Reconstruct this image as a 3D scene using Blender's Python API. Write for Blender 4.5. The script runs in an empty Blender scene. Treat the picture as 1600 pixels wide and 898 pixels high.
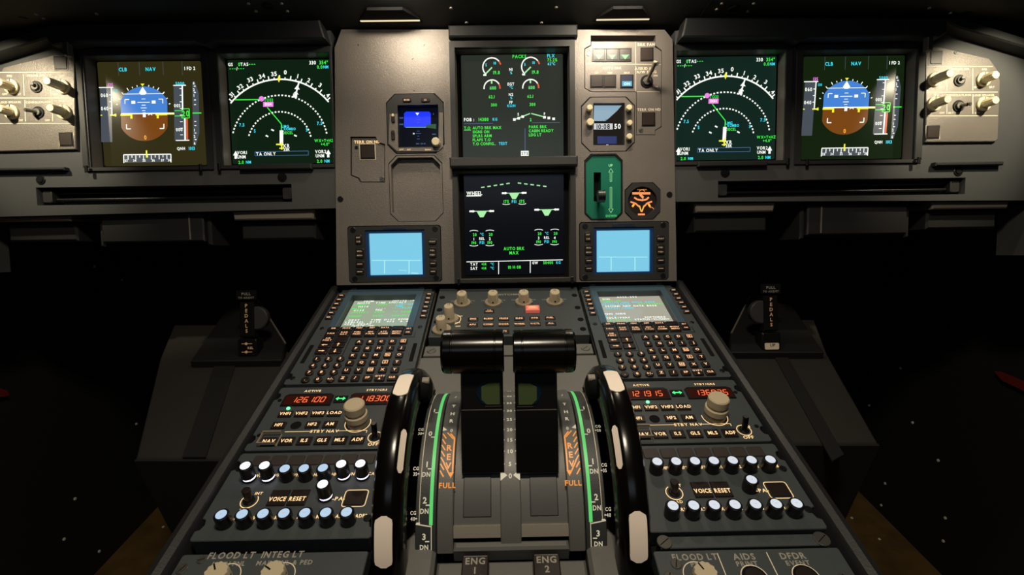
import bpy, math, random
from mathutils import Matrix, Vector
from mathutils.geometry import tessellate_polygon
random.seed(5)
R = math.radians
sc = bpy.context.scene
col = sc.collection

# ------------------------------------------------------------------ frames and camera
F = 775.5                                   # focal length in pixels of a 1600 px wide frame
AL, YAW, ROLL, SL, TILT = R(28.36), R(.52), R(.67), R(11.36), R(13)
CAM = Vector((.0007, 0, 1.05))
KU, KV, KN = Vector((1,0,0)), Vector((0,math.cos(SL),math.sin(SL))), Vector((0,-math.sin(SL),math.cos(SL)))
KO = Vector((0,0,1.05)) - .365*KN           # pedestal top plane
PU, PV, PN = Vector((1,0,0)), Vector((0,math.sin(TILT),math.cos(TILT))), Vector((0,-math.cos(TILT),math.sin(TILT)))
PO = KO + .668*KV                           # main panel plane, its foot on the pedestal
hd = KV*math.cos(YAW) + KU*math.sin(YAW); rt = KU*math.cos(YAW) - KV*math.sin(YAW)
fw = hd*math.cos(AL) - KN*math.sin(AL); upv = hd*math.sin(AL) + KN*math.cos(AL)
IX = math.cos(ROLL)*rt - math.sin(ROLL)*upv
IY = math.sin(ROLL)*rt + math.cos(ROLL)*upv
K = (KO, KU, KV, KN); P = (PO, PU, PV, PN)
W = (Vector((0,0,0)), Vector((1,0,0)), Vector((0,1,0)), Vector((0,0,1)))
UPK = upv.dot(KV), upv.dot(KN)

cd = bpy.data.cameras.new('camera'); cam = bpy.data.objects.new('camera', cd); col.objects.link(cam)
cam.matrix_world = Matrix(((IX.x,IY.x,-fw.x,CAM.x),(IX.y,IY.y,-fw.y,CAM.y),(IX.z,IY.z,-fw.z,CAM.z),(0,0,0,1)))
cd.sensor_width = 36; cd.lens = F/1600*36; cd.clip_start = .01
sc.camera = cam
sc.view_settings.view_transform = 'Standard'; sc.view_settings.look = 'None'
sc.view_settings.gamma = 1; sc.view_settings.exposure = 0; sc.view_settings.use_curve_mapping = False
wd = bpy.data.worlds.new('night'); sc.world = wd; wd.use_nodes = True
wd.node_tree.nodes['Background'].inputs[0].default_value = (.6,.7,1,1)
wd.node_tree.nodes['Background'].inputs[1].default_value = .004

def light(name, kind, loc, target, energy, color, size=.05, size_y=None, spot=None, blend=.6):
    l = bpy.data.lights.new(name, kind); l.energy = energy; l.color = color
    if kind == 'AREA':
        l.size = size
        if size_y: l.shape = 'RECTANGLE'; l.size_y = size_y
    else: l.shadow_soft_size = size
    if kind == 'SPOT': l.spot_size = R(spot); l.spot_blend = blend
    o = bpy.data.objects.new(name, l); col.objects.link(o)
    o.location = loc
    o.rotation_euler = (Vector(target)-Vector(loc)).to_track_quat('-Z','Y').to_euler()
    return o
light('overhead_flood', 'AREA', (.0,.10,1.72), (0,.34,.80), 6.4, (1,.86,.66), .16, .10)
light('dome_glow', 'AREA', (0,-.9,1.70), (0,.7,.8), .8, (.80,.88,1), .8, .3)

# ------------------------------------------------------------------ materials
def lin(c): 
    c /= 255
    return c/12.92 if c <= .04045 else ((c+.055)/1.055)**2.4
def L3(rgb): return tuple(lin(x) for x in rgb)+(1,)
MATS = {}
def mat(name, rgb, rough=.5, metal=0, emit=None, es=1, bump=0, bscale=900, var=0, coat=0, spec=.5, trans=0):
    if name in MATS: return MATS[name]
    m = bpy.data.materials.new(name); m.use_nodes = True
    nt = m.node_tree; b = nt.nodes['Principled BSDF']
    b.inputs['Base Color'].default_value = L3(rgb); b.inputs['Roughness'].default_value = rough
    b.inputs['Metallic'].default_value = metal; b.inputs['Specular IOR Level'].default_value = spec
    if coat: b.inputs['Coat Weight'].default_value = coat; b.inputs['Coat Roughness'].default_value = .08
    if trans: b.inputs['Transmission Weight'].default_value = trans
    if emit: b.inputs['Emission Color'].default_value = L3(emit); b.inputs['Emission Strength'].default_value = es
    if bump or var:
        tc = nt.nodes.new('ShaderNodeTexCoord'); nz = nt.nodes.new('ShaderNodeTexNoise')
        nz.inputs['Scale'].default_value = bscale; nz.inputs['Detail'].default_value = 3
        nt.links.new(tc.outputs['Object'], nz.inputs['Vector'])
        if bump:
            bp = nt.nodes.new('ShaderNodeBump'); bp.inputs['Strength'].default_value = bump; bp.inputs['Distance'].default_value = .0004
            nt.links.new(nz.outputs['Fac'], bp.inputs['Height']); nt.links.new(bp.outputs['Normal'], b.inputs['Normal'])
        if var:
            n2 = nt.nodes.new('ShaderNodeTexNoise'); n2.inputs['Scale'].default_value = 14; n2.inputs['Detail'].default_value = 6
            nt.links.new(tc.outputs['Object'], n2.inputs['Vector'])
            mx = nt.nodes.new('ShaderNodeMix'); mx.data_type = 'RGBA'
            mx.inputs['A'].default_value = tuple(lin(x)*(1-var) for x in rgb)+(1,)
            mx.inputs['B'].default_value = tuple(min(1,lin(x)*(1+var)) for x in rgb)+(1,)
            nt.links.new(n2.outputs['Fac'], mx.inputs['Factor']); nt.links.new(mx.outputs['Result'], b.inputs['Base Color'])
    MATS[name] = m
    return m
def em(name, rgb, s=1.): return mat(name, (8,8,8), .4, emit=rgb, es=s)
panel = mat('main_panel_grey', (118,112,106), .36, .3, bump=.9, bscale=900, var=.12)
panel2 = mat('outer_panel_grey', (70,71,72), .5, .1, bump=.3, bscale=1500, var=.12)
ped = mat('pedestal_grey', (60,66,69), .48, 0, bump=.3, bscale=1200, var=.1)
pedd = mat('console_grey', (98,98,95), .45, 0, bump=.3, bscale=1200, var=.08)
bezel = mat('bezel_dark', (38,38,38), .5, 0, bump=.2, var=.1)
bezelin = mat('bezel_inner_grey', (100,96,92), .5, 0)
blk = mat('black_plastic', (14,14,15), .35)
blkm = mat('black_matt', (8,8,9), .85, spec=.2)
gloss = mat('black_gloss', (9,8,7), .19, spec=.3, bump=.06, bscale=120)
keym = mat('key_brown_black', (30,20,18), .4)
annun = mat('annunciator_brown', (46,36,31), .35)
beige = mat('beige_knob', (190,176,148), .45, bump=.1)
cream = mat('cream_knob', (226,214,176), .42, bump=.1)
paint = mat('cream_paint', (232,220,196), .6)
paintd = mat('grey_paint', (150,146,136), .6)
steel = mat('steel', (120,118,112), .35, .8)
shield = mat('glareshield_black', (17,20,19), .7, bump=.5, bscale=700, var=.15)
visor = mat('visor_grey', (26,28,30), .55, bump=.3, var=.1)
navy = mat('navy_rim', (20,62,120), .35)
greenp = mat('green_panel', (10,112,88), .35, bump=.1)
dark = mat('footwell_dark', (13,13,13), .8, var=.3)
foot = mat('footwell_grey', (37,34,31), .65, bump=.2, var=.15)
floorm = mat('floor_mottled', (104,80,38), .7, bump=.8, bscale=60, var=.7)
mirror = mat('window_green', (70,84,52), .15)
T = {'w': em('glow_white',(245,250,240),1.15), 'g': em('glow_green',(60,235,70),1.1), 'c': em('glow_cyan',(60,220,240),1.1),
     'a': em('glow_amber',(255,178,60),1.1), 'm': em('glow_magenta',(235,130,225),1.1), 'y': em('glow_yellow',(240,240,60),1.1),
     'r': em('glow_red',(230,90,50),1.), 'k': em('key_glow',(255,192,140),1.35), 'kr': em('radio_key_glow',(255,208,150),1.4), 'l': em('label_glow',(255,212,148),1.2),
     'ld': em('label_dim',(205,180,140),.6), 'o': em('label_orange',(245,150,60),1.), 'G': em('lamp_green',(70,255,120),2.),
     's': em('seg_orange',(255,110,60),1.3), 'b': em('glow_blue',(90,130,190),.7), 'gl': em('line_green',(95,215,110),.9),
     'sky': em('sky_blue',(72,132,214),1), 'grd': em('ground_brown',(122,70,22),1), 'tape': em('tape_grey',(74,80,88),1),
     'pg': em('pale_green',(165,235,165),1.05), 'q': em('quadrant_glow',(196,184,156),1.), 'dim': em('line_dim',(70,78,80),1)}
def scrm(name, rgb, rough=.2): return mat(name, (8,8,8), rough, emit=rgb, es=1, spec=.25)

# ------------------------------------------------------------------ mesh building, all in millimetres
GL = {}
def glyph(ch):
    if ch in GL: return GL[ch]
    c = bpy.data.curves.new('g','FONT'); c.body = ch; c.size = 1; c.resolution_u = 2; c.offset = .026
    o = bpy.data.objects.new('g', c); col.objects.link(o)
    me = bpy.data.meshes.new_from_object(o.evaluated_get(bpy.context.evaluated_depsgraph_get()))
    vs = [(v.co.x, v.co.y) for v in me.vertices]; fs = [tuple(p.vertices) for p in me.polygons]
    bpy.data.objects.remove(o); bpy.data.curves.remove(c); bpy.data.meshes.remove(me)
    x0 = min(v[0] for v in vs); x1 = max(v[0] for v in vs)
    GL[ch] = ([(a-x0,b) for a,b in vs], fs, x1-x0)
    return GL[ch]
SEG = {'0':'abcdef','1':'bc','2':'abged','3':'abgcd','4':'fgbc','5':'afgcd','6':'afgedc','7':'abc','8':'abcdefg','9':'abcfgd'}

class MB:
    def __init__(s): s.v=[]; s.f=[]; s.m=[]; s.mats=[]
    def mi(s, m):
        if isinstance(m, str): m = T[m]
        if m not in s.mats: s.mats.append(m)
        return s.mats.index(m)
    def add(s, vs, fs, m):
        b = len(s.v); s.v += [tuple(x) for x in vs]; i = s.mi(m)
        for f in fs: s.f.append(tuple(b+x for x in f)); s.m.append(i)
        return s
    def prism(s, poly, n0, n1, m, ch=0, top=None):
        n = len(poly); area = sum(poly[i][0]*poly[(i+1)%n][1]-poly[(i+1)%n][0]*poly[i][1] for i in range(n))
        if area < 0: poly = poly[::-1]
        rings = [(poly, n0)]
        if ch: rings += [(poly, n1-ch), (inset(poly, ch), n1)]
        else: rings += [(poly, n1)]
        vs = [(x,y,z) for r,z in rings for x,y in r]; fs = []
        for k in range(len(rings)-1):
            for i in range(n):
                j = (i+1)%n; fs.append((k*n+i, k*n+j, (k+1)*n+j, (k+1)*n+i))
        s.add(vs, fs+[tuple(range(n))[::-1]], m)
        t = len(rings)-1
        s.add([(x,y,rings[t][1]) for x,y in rings[t][0]], [tuple(range(n))], top or m)
        return s
    def box(s, u0, v0, u1, v1, n0, n1, m, ch=0, top=None):
        u0,u1 = min(u0,u1),max(u0,u1); v0,v1 = min(v0,v1),max(v0,v1)
        return s.prism([(u0,v0),(u1,v0),(u1,v1),(u0,v1)], n0, n1, m, ch, top)
    def rbox(s, u, v, w, h, r, n0, n1, m, ch=0, top=None):
        return s.prism(rrect(u,v,w,h,r), n0, n1, m, ch, top)
    def cyl(s, u, v, r, n0, n1, m, seg=24, ch=0, r2=None, top=None, tilt=(0,0)):
        r2 = r if r2 is None else r2
        du, dv = tilt
        rings = [(r,n0,0)]+([(r2,n1-ch,1),(r2-ch,n1,1)] if ch else [(r2,n1,1)])
        vs = []; fs = []
        for rr,z,t in rings:
            for i in range(seg):
                a = 2*math.pi*i/seg; vs.append((u+du*t+rr*math.cos(a), v+dv*t+rr*math.sin(a), z))
        for k in range(len(rings)-1):
            for i in range(seg):
                j=(i+1)%seg; fs.append((k*seg+i,k*seg+j,(k+1)*seg+j,(k+1)*seg+i))
        fs.append(tuple(range(seg))[::-1]); s.add(vs, fs, m)
        s.add(vs[-seg:], [tuple(range(seg))], top or m)
        return s
    def plate(s, outer, holes, n0, n1, m):
        loops = [outer]+holes
        tr = tessellate_polygon([[Vector((x,y,0)) for x,y in l] for l in loops])
        flat = [p for l in loops for p in l]; n = len(flat)
        vs = [(x,y,n1) for x,y in flat]+[(x,y,n0) for x,y in flat]
        fs = [tuple(t) for t in tr]+[tuple(x+n for x in t[::-1]) for t in tr]
        b = 0
        for l in loops:
            for i in range(len(l)):
                j=(i+1)%len(l); fs.append((b+i,b+j,b+j+n,b+i+n))
            b += len(l)
        return s.add(vs, fs, m)
    def ring(s, u, v, r0, r1, n0, n1, m, a0=0, a1=360, seg=32):
        full = abs(a1-a0) >= 359.9; N = seg+1
        vs=[]; fs=[]
        for i in range(N):
            a = R(a0+(a1-a0)*i/seg); c,q = math.cos(a),math.sin(a)
            vs += [(u+r0*c,v+r0*q,n0),(u+r1*c,v+r1*q,n0),(u+r1*c,v+r1*q,n1),(u+r0*c,v+r0*q,n1)]
        for i in range(seg):
            b=i*4; d=b+4
            fs += [(b+2,b+3,d+3,d+2),(b+1,b+2,d+2,d+1),(b+3,b,d,d+3),(b,b+1,d+1,d)]
        if not full: fs += [(0,1,2,3),(seg*4+3,seg*4+2,seg*4+1,seg*4)]
        return s.add(vs, fs, m)
    def line(s, pts, w, n, m, h=.15, sub=0):
        for a,b in zip(pts[:-1],pts[1:]):
            dx,dy=b[0]-a[0],b[1]-a[1]; l=math.hypot(dx,dy)
            if l<1e-6: continue
            px,py=-dy/l*w/2,dx/l*w/2; k=max(1,int(l/sub)) if sub else 1
            for i in range(k):
                t0,t1=i/k,(i+1)/k
                A=(a[0]+dx*t0,a[1]+dy*t0); B=(a[0]+dx*t1,a[1]+dy*t1)
                s.add([(A[0]-px,A[1]-py,n+h),(B[0]-px,B[1]-py,n+h),(B[0]+px,B[1]+py,n+h),(A[0]+px,A[1]+py,n+h)],[(0,1,2,3)],m)
        return s
    def text(s, t, u, v, cap, n, m, al='c', rot=0, h=.12, wf=1., mono=None, shear=0):
        k = cap/.73; pen = 0; items = []
        for ch in t:
            if ch == ' ': pen += (mono or .36*k*wf) if mono else .34*k*wf; continue
            vs,fs,w = glyph(ch)
            if mono: x0 = pen+(mono-w*k*wf)/2; adv = mono
            else: x0 = pen; adv = (w+.13)*k*wf
            items.append((x0,vs,fs)); pen += adv
        wd_ = pen if mono else pen-.13*k*wf
        off = -wd_/2 if al=='c' else (0 if al=='l' else -wd_)
        c,q = math.cos(R(rot)),math.sin(R(rot))
        for x0,vs,fs in items:
            o=[]
            for a,b in vs:
                X=off+x0+a*k*wf+b*k*shear; Y=b*k-cap/2
                o.append((u+X*c-Y*q, v+X*q+Y*c, n+h))
            s.add(o, fs, m)
        return s
    def seg7(s, t, u, v, hgt, n, m, adv=None, shear=.15, wd=.1):
        w = hgt*.5; adv = adv or hgt*.78; x = u; q = hgt*wd
        pos = {'a':((0,1),(1,1)),'b':((1,1),(1,.5)),'c':((1,.5),(1,0)),'d':((0,0),(1,0)),'e':((0,0),(0,.5)),'f':((0,.5),(0,1)),'g':((0,.5),(1,.5))}
        for ch in t:
            if ch == '.': s.box(x-adv*.24-q*.6, v, x-adv*.24+q*.6, v+q*1.2, n, n+.1, m); continue
            for g in SEG.get(ch,''):
                (x0,y0),(x1,y1)=pos[g]; gap=.06
                A=(x+x0*w+y0*hgt*shear, v+y0*hgt); B=(x+x1*w+y1*hgt*shear, v+y1*hgt)
                A2=(A[0]+(B[0]-A[0])*gap,A[1]+(B[1]-A[1])*gap); B2=(B[0]+(A[0]-B[0])*gap,B[1]+(A[1]-B[1])*gap)
                s.line([A2,B2], q*1.3, n, m)
            x += adv
        return s
    def tube(s, pts, rad, m, seg=12):
        ps=[Vector(p) for p in pts]; rad = rad if isinstance(rad,(list,tuple)) else [rad]*len(ps)
        vs=[]; fs=[]
        for i,p in enumerate(ps):
            d=(ps[min(i+1,len(ps)-1)]-ps[max(i-1,0)]).normalized()
            a=d.cross(Vector((0,0,1)) if abs(d.z)<.9 else Vector((1,0,0))).normalized(); b=d.cross(a)
            for k in range(seg):
                t=2*math.pi*k/seg; vs.append(p+(a*math.cos(t)+b*math.sin(t))*rad[i])
        for i in range(len(ps)-1):
            for k in range(seg):
                j=(k+1)%seg; fs.append((i*seg+k,i*seg+j,(i+1)*seg+j,(i+1)*seg+k))
        fs += [tuple(range(seg))[::-1], tuple(range((len(ps)-1)*seg,len(ps)*seg))]
        return s.add(vs,fs,m)
    def loft(s, rings, m, caps=True):
        n=len(rings[0]); vs=[p for r in rings for p in r]; fs=[]
        for k in range(len(rings)-1):
            for i in range(n):
                j=(i+1)%n; fs.append((k*n+i,k*n+j,(k+1)*n+j,(k+1)*n+i))
        if caps: fs += [tuple(range(n))[::-1], tuple(range((len(rings)-1)*n,len(rings)*n))]
        return s.add(vs,fs,m)
    def slab(s, u0, u1, v0, v1, n0, n1, m, step=3, ch=0):      # a box cut along v so that it can be bent
        k=max(1,int(abs(v1-v0)/step)); rings=[]
        for i in range(k+1):
            v=v0+(v1-v0)*i/k
            if ch: rings.append([(u0,v,n0),(u1,v,n0),(u1,v,n1-ch),(u1-ch,v,n1),(u0+ch,v,n1),(u0,v,n1-ch)])
            else: rings.append([(u0,v,n0),(u1,v,n0),(u1,v,n1),(u0,v,n1)])
        return s.loft(rings, m)
    def bend(s, c, rad):                                        # v becomes arc length on a cylinder about the u axis
        s.v=[(u, c[0]+(rad+n)*math.sin(v/rad), c[1]+(rad+n)*math.cos(v/rad)) for u,v,n in s.v]; return s
    def build(s, name, parent=None, frame=None, off=(0,0,0), sharp=32):
        me=bpy.data.meshes.new(name)
        me.from_pydata([(a*.001,b*.001,c*.001) for a,b,c in s.v],[],s.f)
        for m in s.mats: me.materials.append(m)
        me.polygons.foreach_set('material_index', s.m)
        me.polygons.foreach_set('use_smooth',[True]*len(s.f))
        me.update()
        import bmesh
        bm=bmesh.new(); bm.from_mesh(me); bmesh.ops.recalc_face_normals(bm, faces=bm.faces); bm.to_mesh(me); bm.free()
        me.set_sharp_from_angle(angle=R(sharp))
        o=bpy.data.objects.new(name,me); col.objects.link(o)
        if parent: o.parent=parent
        if frame: o.matrix_world=fmat(frame,*off)
        elif parent: o.location=Vector(off)*.001
        return o
def inset(poly, d):
    n=len(poly); out=[]
    for i in range(n):
        p0,p1,p2=poly[i-1],poly[i],poly[(i+1)%n]
        a=Vector((p1[0]-p0[0],p1[1]-p0[1])).normalized(); b=Vector((p2[0]-p1[0],p2[1]-p1[1])).normalized()
        na=Vector((-a.y,a.x)); nb=Vector((-b.y,b.x)); m=na+nb; q=m.length_squared
        m = m*(2/q) if q>.2 else na
        out.append((p1[0]+m.x*d,p1[1]+m.y*d))
    return out
def rrect(u,v,w,h,r,k=4):
    out=[]
    for cx,cy,a0 in ((u+w/2-r,v+h/2-r,0),(u-w/2+r,v+h/2-r,90),(u-w/2+r,v-h/2+r,180),(u+w/2-r,v-h/2+r,270)):
        for i in range(k+1):
            a=R(a0+90*i/k); out.append((cx+r*math.cos(a),cy+r*math.sin(a)))
    return out
def octa(u,v,w,h,c):
    a,b=w/2,h/2
    return [(u-a+c,v-b),(u+a-c,v-b),(u+a,v-b+c),(u+a,v+b-c),(u+a-c,v+b),(u-a+c,v+b),(u-a,v+b-c),(u-a,v-b+c)]
def fmat(fr,u=0,v=0,n=0):
    O,U,V,N=fr; X=O+(U*u+V*v+N*n)*.001
    return Matrix(((U.x,V.x,N.x,X.x),(U.y,V.y,N.y,X.y),(U.z,V.z,N.z,X.z),(0,0,0,1)))
def ray(px,py): return (px-800)/F*IX-(py-449)/F*IY+fw
def at(fr,px,py,n=0):                        # the point of the plane n mm above a frame that a pixel of the photo looks at
    O,U,V,N=fr; d=ray(px,py); t=((O+N*n*.001-CAM).dot(N))/d.dot(N); X=CAM+d*t-O
    return X.dot(U)*1000, X.dot(V)*1000
def rect(fr,x0,y0,x1,y1,n=0):
    p=[at(fr,x,y,n) for x,y in ((x0,y0),(x1,y0),(x1,y1),(x0,y1))]
    return (p[0][0]+p[3][0])/2,(p[2][1]+p[3][1])/2,(p[1][0]+p[2][0])/2,(p[0][1]+p[1][1])/2
def arc_at(px,py,c,rad):                     # (u, arc length) where a pixel's ray meets a cylinder about the u axis
    d=ray(px,py); o=CAM-KO; os_,on=o.dot(KV)*1000-c[0],o.dot(KN)*1000-c[1]; ds,dn=d.dot(KV),d.dot(KN)
    A=ds*ds+dn*dn; B=os_*ds+on*dn; C=os_*os_+on*on-rad*rad; q=B*B-A*C
    t=(-B-math.sqrt(max(q,0)))/A
    return d.dot(KU)*t+CAM.x*1000, rad*math.atan2(os_+ds*t,on+dn*t)

def tag(o,label,cat,group=None):
    o['label']=label; o['category']=cat
    if group: o['group']=group
    return o
def thing(name,label,cat,fr,u=0,v=0,n=0,group=None):
    o=bpy.data.objects.new(name,None); col.objects.link(o); o.empty_display_size=.01
    o.matrix_world=fmat(fr,u,v,n)
    return tag(o,label,cat,group)
def part(name,mb,parent,label=None,off=(0,0,0)):
    o=mb.build(name,parent,off=off)
    if label: o['label']=label
    return o
def struct(name,mb,fr=W,off=(0,0,0)):
    o=mb.build(name,frame=fr,off=off); o['kind']='structure'; return o
def dup(o,parent,off,name=None):
    c=o.copy(); col.objects.link(c); c.parent=parent; c.location=Vector(off)*.001
    return c
def screw(parent,u,v,n,r=3.2,m=None,a=35):
    m=m or steel
    mb=MB().cyl(0,0,r,-.6,.9,m,20,.4); c,q=math.cos(R(a)),math.sin(R(a))
    mb.prism([(-r*.8*c+.35*q,-r*.8*q-.35*c),(r*.8*c+.35*q,r*.8*q-.35*c),(r*.8*c-.35*q,r*.8*q+.35*c),(-r*.8*c-.35*q,-r*.8*q+.35*c)],.85,.97,blkm)
    return part('screw',mb,parent,off=(u,v,n))

# ------------------------------------------------------------------ the setting
def wbox(name,x0,y0,z0,x1,y1,z1,m): return struct(name,MB().box(x0,y0,x1,y1,z0,z1,m))
wbox('floor',-1100,-1300,-40,1100,1500,0,floorm)
wbox('ceiling',-1100,-1300,1850,1100,1500,1890,dark)
wbox('wall_left',-1100,-1300,0,-1060,1500,1850,dark)
wbox('wall_right',1060,-1300,0,1100,1500,1850,dark)
wbox('wall_front',-1060,1340,0,1060,1380,1850,dark)
wbox('wall_back',-1060,-1300,0,1060,-1260,1850,dark)

# ------------------------------------------------------------------ main panel
def poly(fr,pts,n=0): return [at(fr,x,y,n) for x,y in pts]
DU = {'pl':(-537.2,276.3),'nl':(-341.3,276.8),'ew':(12.2,279.8),'sd':(12.2,100.5),'nr':(339.3,273),'pr':(536.6,271.6)}
DM = {'pl':(3,14),'nl':(3,6.6),'ew':(7,7),'sd':(7,7),'nr':(5.6,3),'pr':(14,3)}      # margins left and right of the glass
def du_open(k,g=0):
    u,v=DU[k]; a,b=DM[k]
    return [(u-77.5-a-g,v-83-g),(u+77.5+b+g,v-83-g),(u+77.5+b+g,v+79+g),(u-77.5-a-g,v+79+g)]

def outer_panel(side):
    s=-1 if side=='left' else 1
    ks=('pl','nl') if s<0 else ('nr','pr')
    vl=at(P,525,325) if s<0 else at(P,1050,315)
    t=thing('instrument_panel','dark grey outer instrument panel around the two display screens on the %s side'%side,'panel',P,0,0,0,'outer instrument panels')
    top=388 if s<0 else 382
    sl=rect(P,57,290,456,318) if s<0 else rect(P,1122,280,1508,306)
    o=[(s*254.9,vl[1]),(s*254.9,top),(s*650,top-4),(s*812,top-56),(s*812,vl[1]-6)]
    hole=[(sl[0],sl[1]),(sl[2],sl[1]),(sl[2],sl[3]),(sl[0],sl[3])]
    if s>0: hole=[(a,b) for a,b in hole]
    mb=MB().plate(o,[du_open(k,1) for k in ks]+[hole],-34,0,panel2)
    part('face',mb,t)
    # table slot with its two guide rods
    mb=MB().box(sl[0]-1,sl[1]-1,sl[2]+1,sl[3]+1,-34,-28,blkm)
    part('slot_back',mb,t)
    for f,w in ((.35,2.2),(.72,1.6)):
        y=sl[1]+(sl[3]-sl[1])*f
        part('guide_rod',MB().tube([(sl[0]+14,y,-14),(sl[2]-14,y,-14)],w,blk),t)
    for u in (sl[0]+10,sl[2]-10):
        part('guide_block',MB().rbox(u,(sl[1]+sl[3])/2,14,18,3,-27,-6,bezel,1),t)
    # ledge under the inner screen, ledge under the corner panel
    for a in (((378,257,490,266),(-5,263,108,268)) if s<0 else ((1088,253,1195,261),(1455,254,1560,260))):
        q=rect(P,*a); part('ledge',MB().box(*q,0,9,visor,1.5),t)
    for a in (((441,277),(64,281)) if s<0 else ((1133,270),(1497,268))):
        u,v=at(P,*a); part('fastener',MB().cyl(0,0,7,-.5,1.2,blk,24,.6).cyl(0,0,4,1.2,2.2,blkm,20,.4),t,off=(u,v,0))
    # upright at the outer edge
    part('edge_post',MB().box(s*812,vl[1]-90,s*842,top-40,-60,4,panel2,3),t)
    # upright strip beside the corner panel
    q=rect(P,127,92,137,262) if s<0 else rect(P,1428,86,1440,250)
    part('upright_strip',MB().box(q[0],q[1],q[2],q[3],0,5,visor,1),t)
    return t
outer_panel('left'); outer_panel('right')

# holes of the centre plate
HO={}
def oc(key,x0,y0,x1,y1,c,g=1.6):
    q=rect(P,x0,y0,x1,y1,3); u,v,w,h=(q[0]+q[2])/2,(q[1]+q[3])/2,q[2]-q[0],q[3]-q[1]
    HO[key]=(u,v,w,h,c); return octa(u,v,w,h,c)
h_isis=oc('isis',604,146,694,240,13)
h_blank=oc('blank',608,242,692,346,12)
h_dl=oc('dl',544,352,690,441,3)
h_dr=oc('dr',905,346,1045,438,3)
h_clock=oc('clock',908,151,992,237,13)
h_gear=oc('gear',913,240,973,344,10)
h_gauge=oc('gauge',976,285,1032,343,11)
Z9=lambda a,b:(520+a/3.59,200+b/3.59); Z5=lambda a,b:(890+a/4.488,40+b/4.488)
Z3=lambda a,b:(520+a/4.49,40+b/4.49); Z10=lambda a,b:(890+a/4.083,230+b/4.083)
h_terr=poly(P,[Z9(*p) for p in ((98,48),(240,48),(256,78),(293,90),(293,305),(152,305),(140,282),(98,265))],3)
h_auto=poly(P,[Z5(*p) for p in ((148,68),(603,68),(603,140),(648,175),(645,712),(602,735),(602,768),(466,768),(466,466),(148,466),(104,440),(104,160),(148,135))],3)
cp=thing('instrument_panel','light grey centre instrument panel between the two pairs of flight displays','panel',P)
co=[(-258,14),(-258,362),at(P,548,50),at(P,1030,49),(250,360),(258,10),(200,10)]
co=[(-260,12),(-249,362),(-238,388),(238,382),(250,368),(259,10)]
part('face',MB().plate(co,[du_open('ew',1),du_open('sd',1),h_isis,h_blank,h_dl,h_dr,h_clock,h_gear,h_gauge,h_terr,h_auto],-30,3,panel),cp)
part('backing',MB().box(-250,14,-100,384,-46,-31,blkm).box(112,14,250,378,-46,-31,blkm),cp)
for a in ((532,311),(1046,304)): screw(cp,*at(P,*a,3),3,4.5,blk)
for a in ((560,70),(663,70),(645,92),(647,141)): screw(cp,*at(P,*a,3),2.6,1.3,steel)

# ------------------------------------------------------------------ display units
def display(key,name,label,bg,draw,z,zc,zw,lean,group):
    u,v=DU[key]; a,b=DM[key]
    t=thing(name,label,'display screen',P,u,v,0,group)
    o=[(x-u,y-v) for x,y in du_open(key)]
    wide=8 if key in('ew','sd') else 9
    wl=1.2 if key=='nr' else wide; wr=1.2 if key=='nl' else wide; vb=5 if key!='ew' else 2; vt=9 if key!='sd' else 3
    out=[(o[0][0]-wl,o[0][1]-vb),(o[1][0]+wr,o[1][1]-vb),(o[2][0]+wr,o[2][1]+vt),(o[3][0]-wl,o[3][1]+vt)]
    part('bezel',MB().plate(out,[o],.2 if key not in('ew','sd') else 3.2,(7 if key in('ew','sd') else 3.4),bezel),t)
    # the inner walls of the recess
    mb=MB()
    i=inset(o,-.2) ; ii=o
    mb.plate([(x*1.0+ (1.0 if x>0 else -1.0)*.8,y+(1 if y>0 else -1)*.8) for x,y in o],[o],-30,.1,bezelin)
    part('recess_wall',mb,t)
    part('backplate',MB().box(o[0][0],o[0][1],o[1][0],o[2][1],-32,-20.2,blkm),t)
    s=MB().rbox(0,0,155,155,2,-20,-18,bg,.4)
    k=155/zw
    def Tf(zx,zy): return ((zx-zc[0]-(zy-zc[1])*lean)*k, -(zy-zc[1])*k)
    draw(s,Tf,k)
    part('screen',s,t)
    for sx in ((-1,) if key=='nl' else (1,) if key=='nr' else (-1,1)):
        part('clip',MB().box(sx*(86 if key in('ew','sd') else 84)-2,-91,sx*(86 if key in('ew','sd') else 84)+2,-81,7,9.5,blk,.6),t)
    return t

def tx(s,Tf,k,t,x,y,h,m,al='c',n=-18,wf=.85): 
    u,v=Tf(x,y); s.text(t,u,v,h*k,n,m,al,wf=wf)
def ln(s,Tf,k,pts,w,m,n=-18,h=.15): s.line([Tf(*p) for p in pts],w*k,n,m,h)
def bx(s,Tf,k,x0,y0,x1,y1,m,h=.1,n=-18):
    s.add([(*Tf(x0,y1),n+h),(*Tf(x1,y1),n+h),(*Tf(x1,y0),n+h),(*Tf(x0,y0),n+h)],[(0,1,2,3)],m)
def pg(s,Tf,k,pts,m,h=.1,n=-18): s.add([(*Tf(*p),n+h) for p in pts],[tuple(range(len(pts)))],m)
def arc(s,Tf,k,cx,cy,r,a0,a1,w,m,dots=0,h=.15):
    n=dots*2 if dots else max(8,int(abs(a1-a0)/4))
    for i in range(n):
        if dots and i%2: continue
        p=[]
        for j in (i,i+1):
            a=R(a0+(a1-a0)*j/n); p.append((cx+r*math.cos(a),cy-r*math.sin(a)))
        ln(s,Tf,k,p,w,m,h=h)

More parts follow.
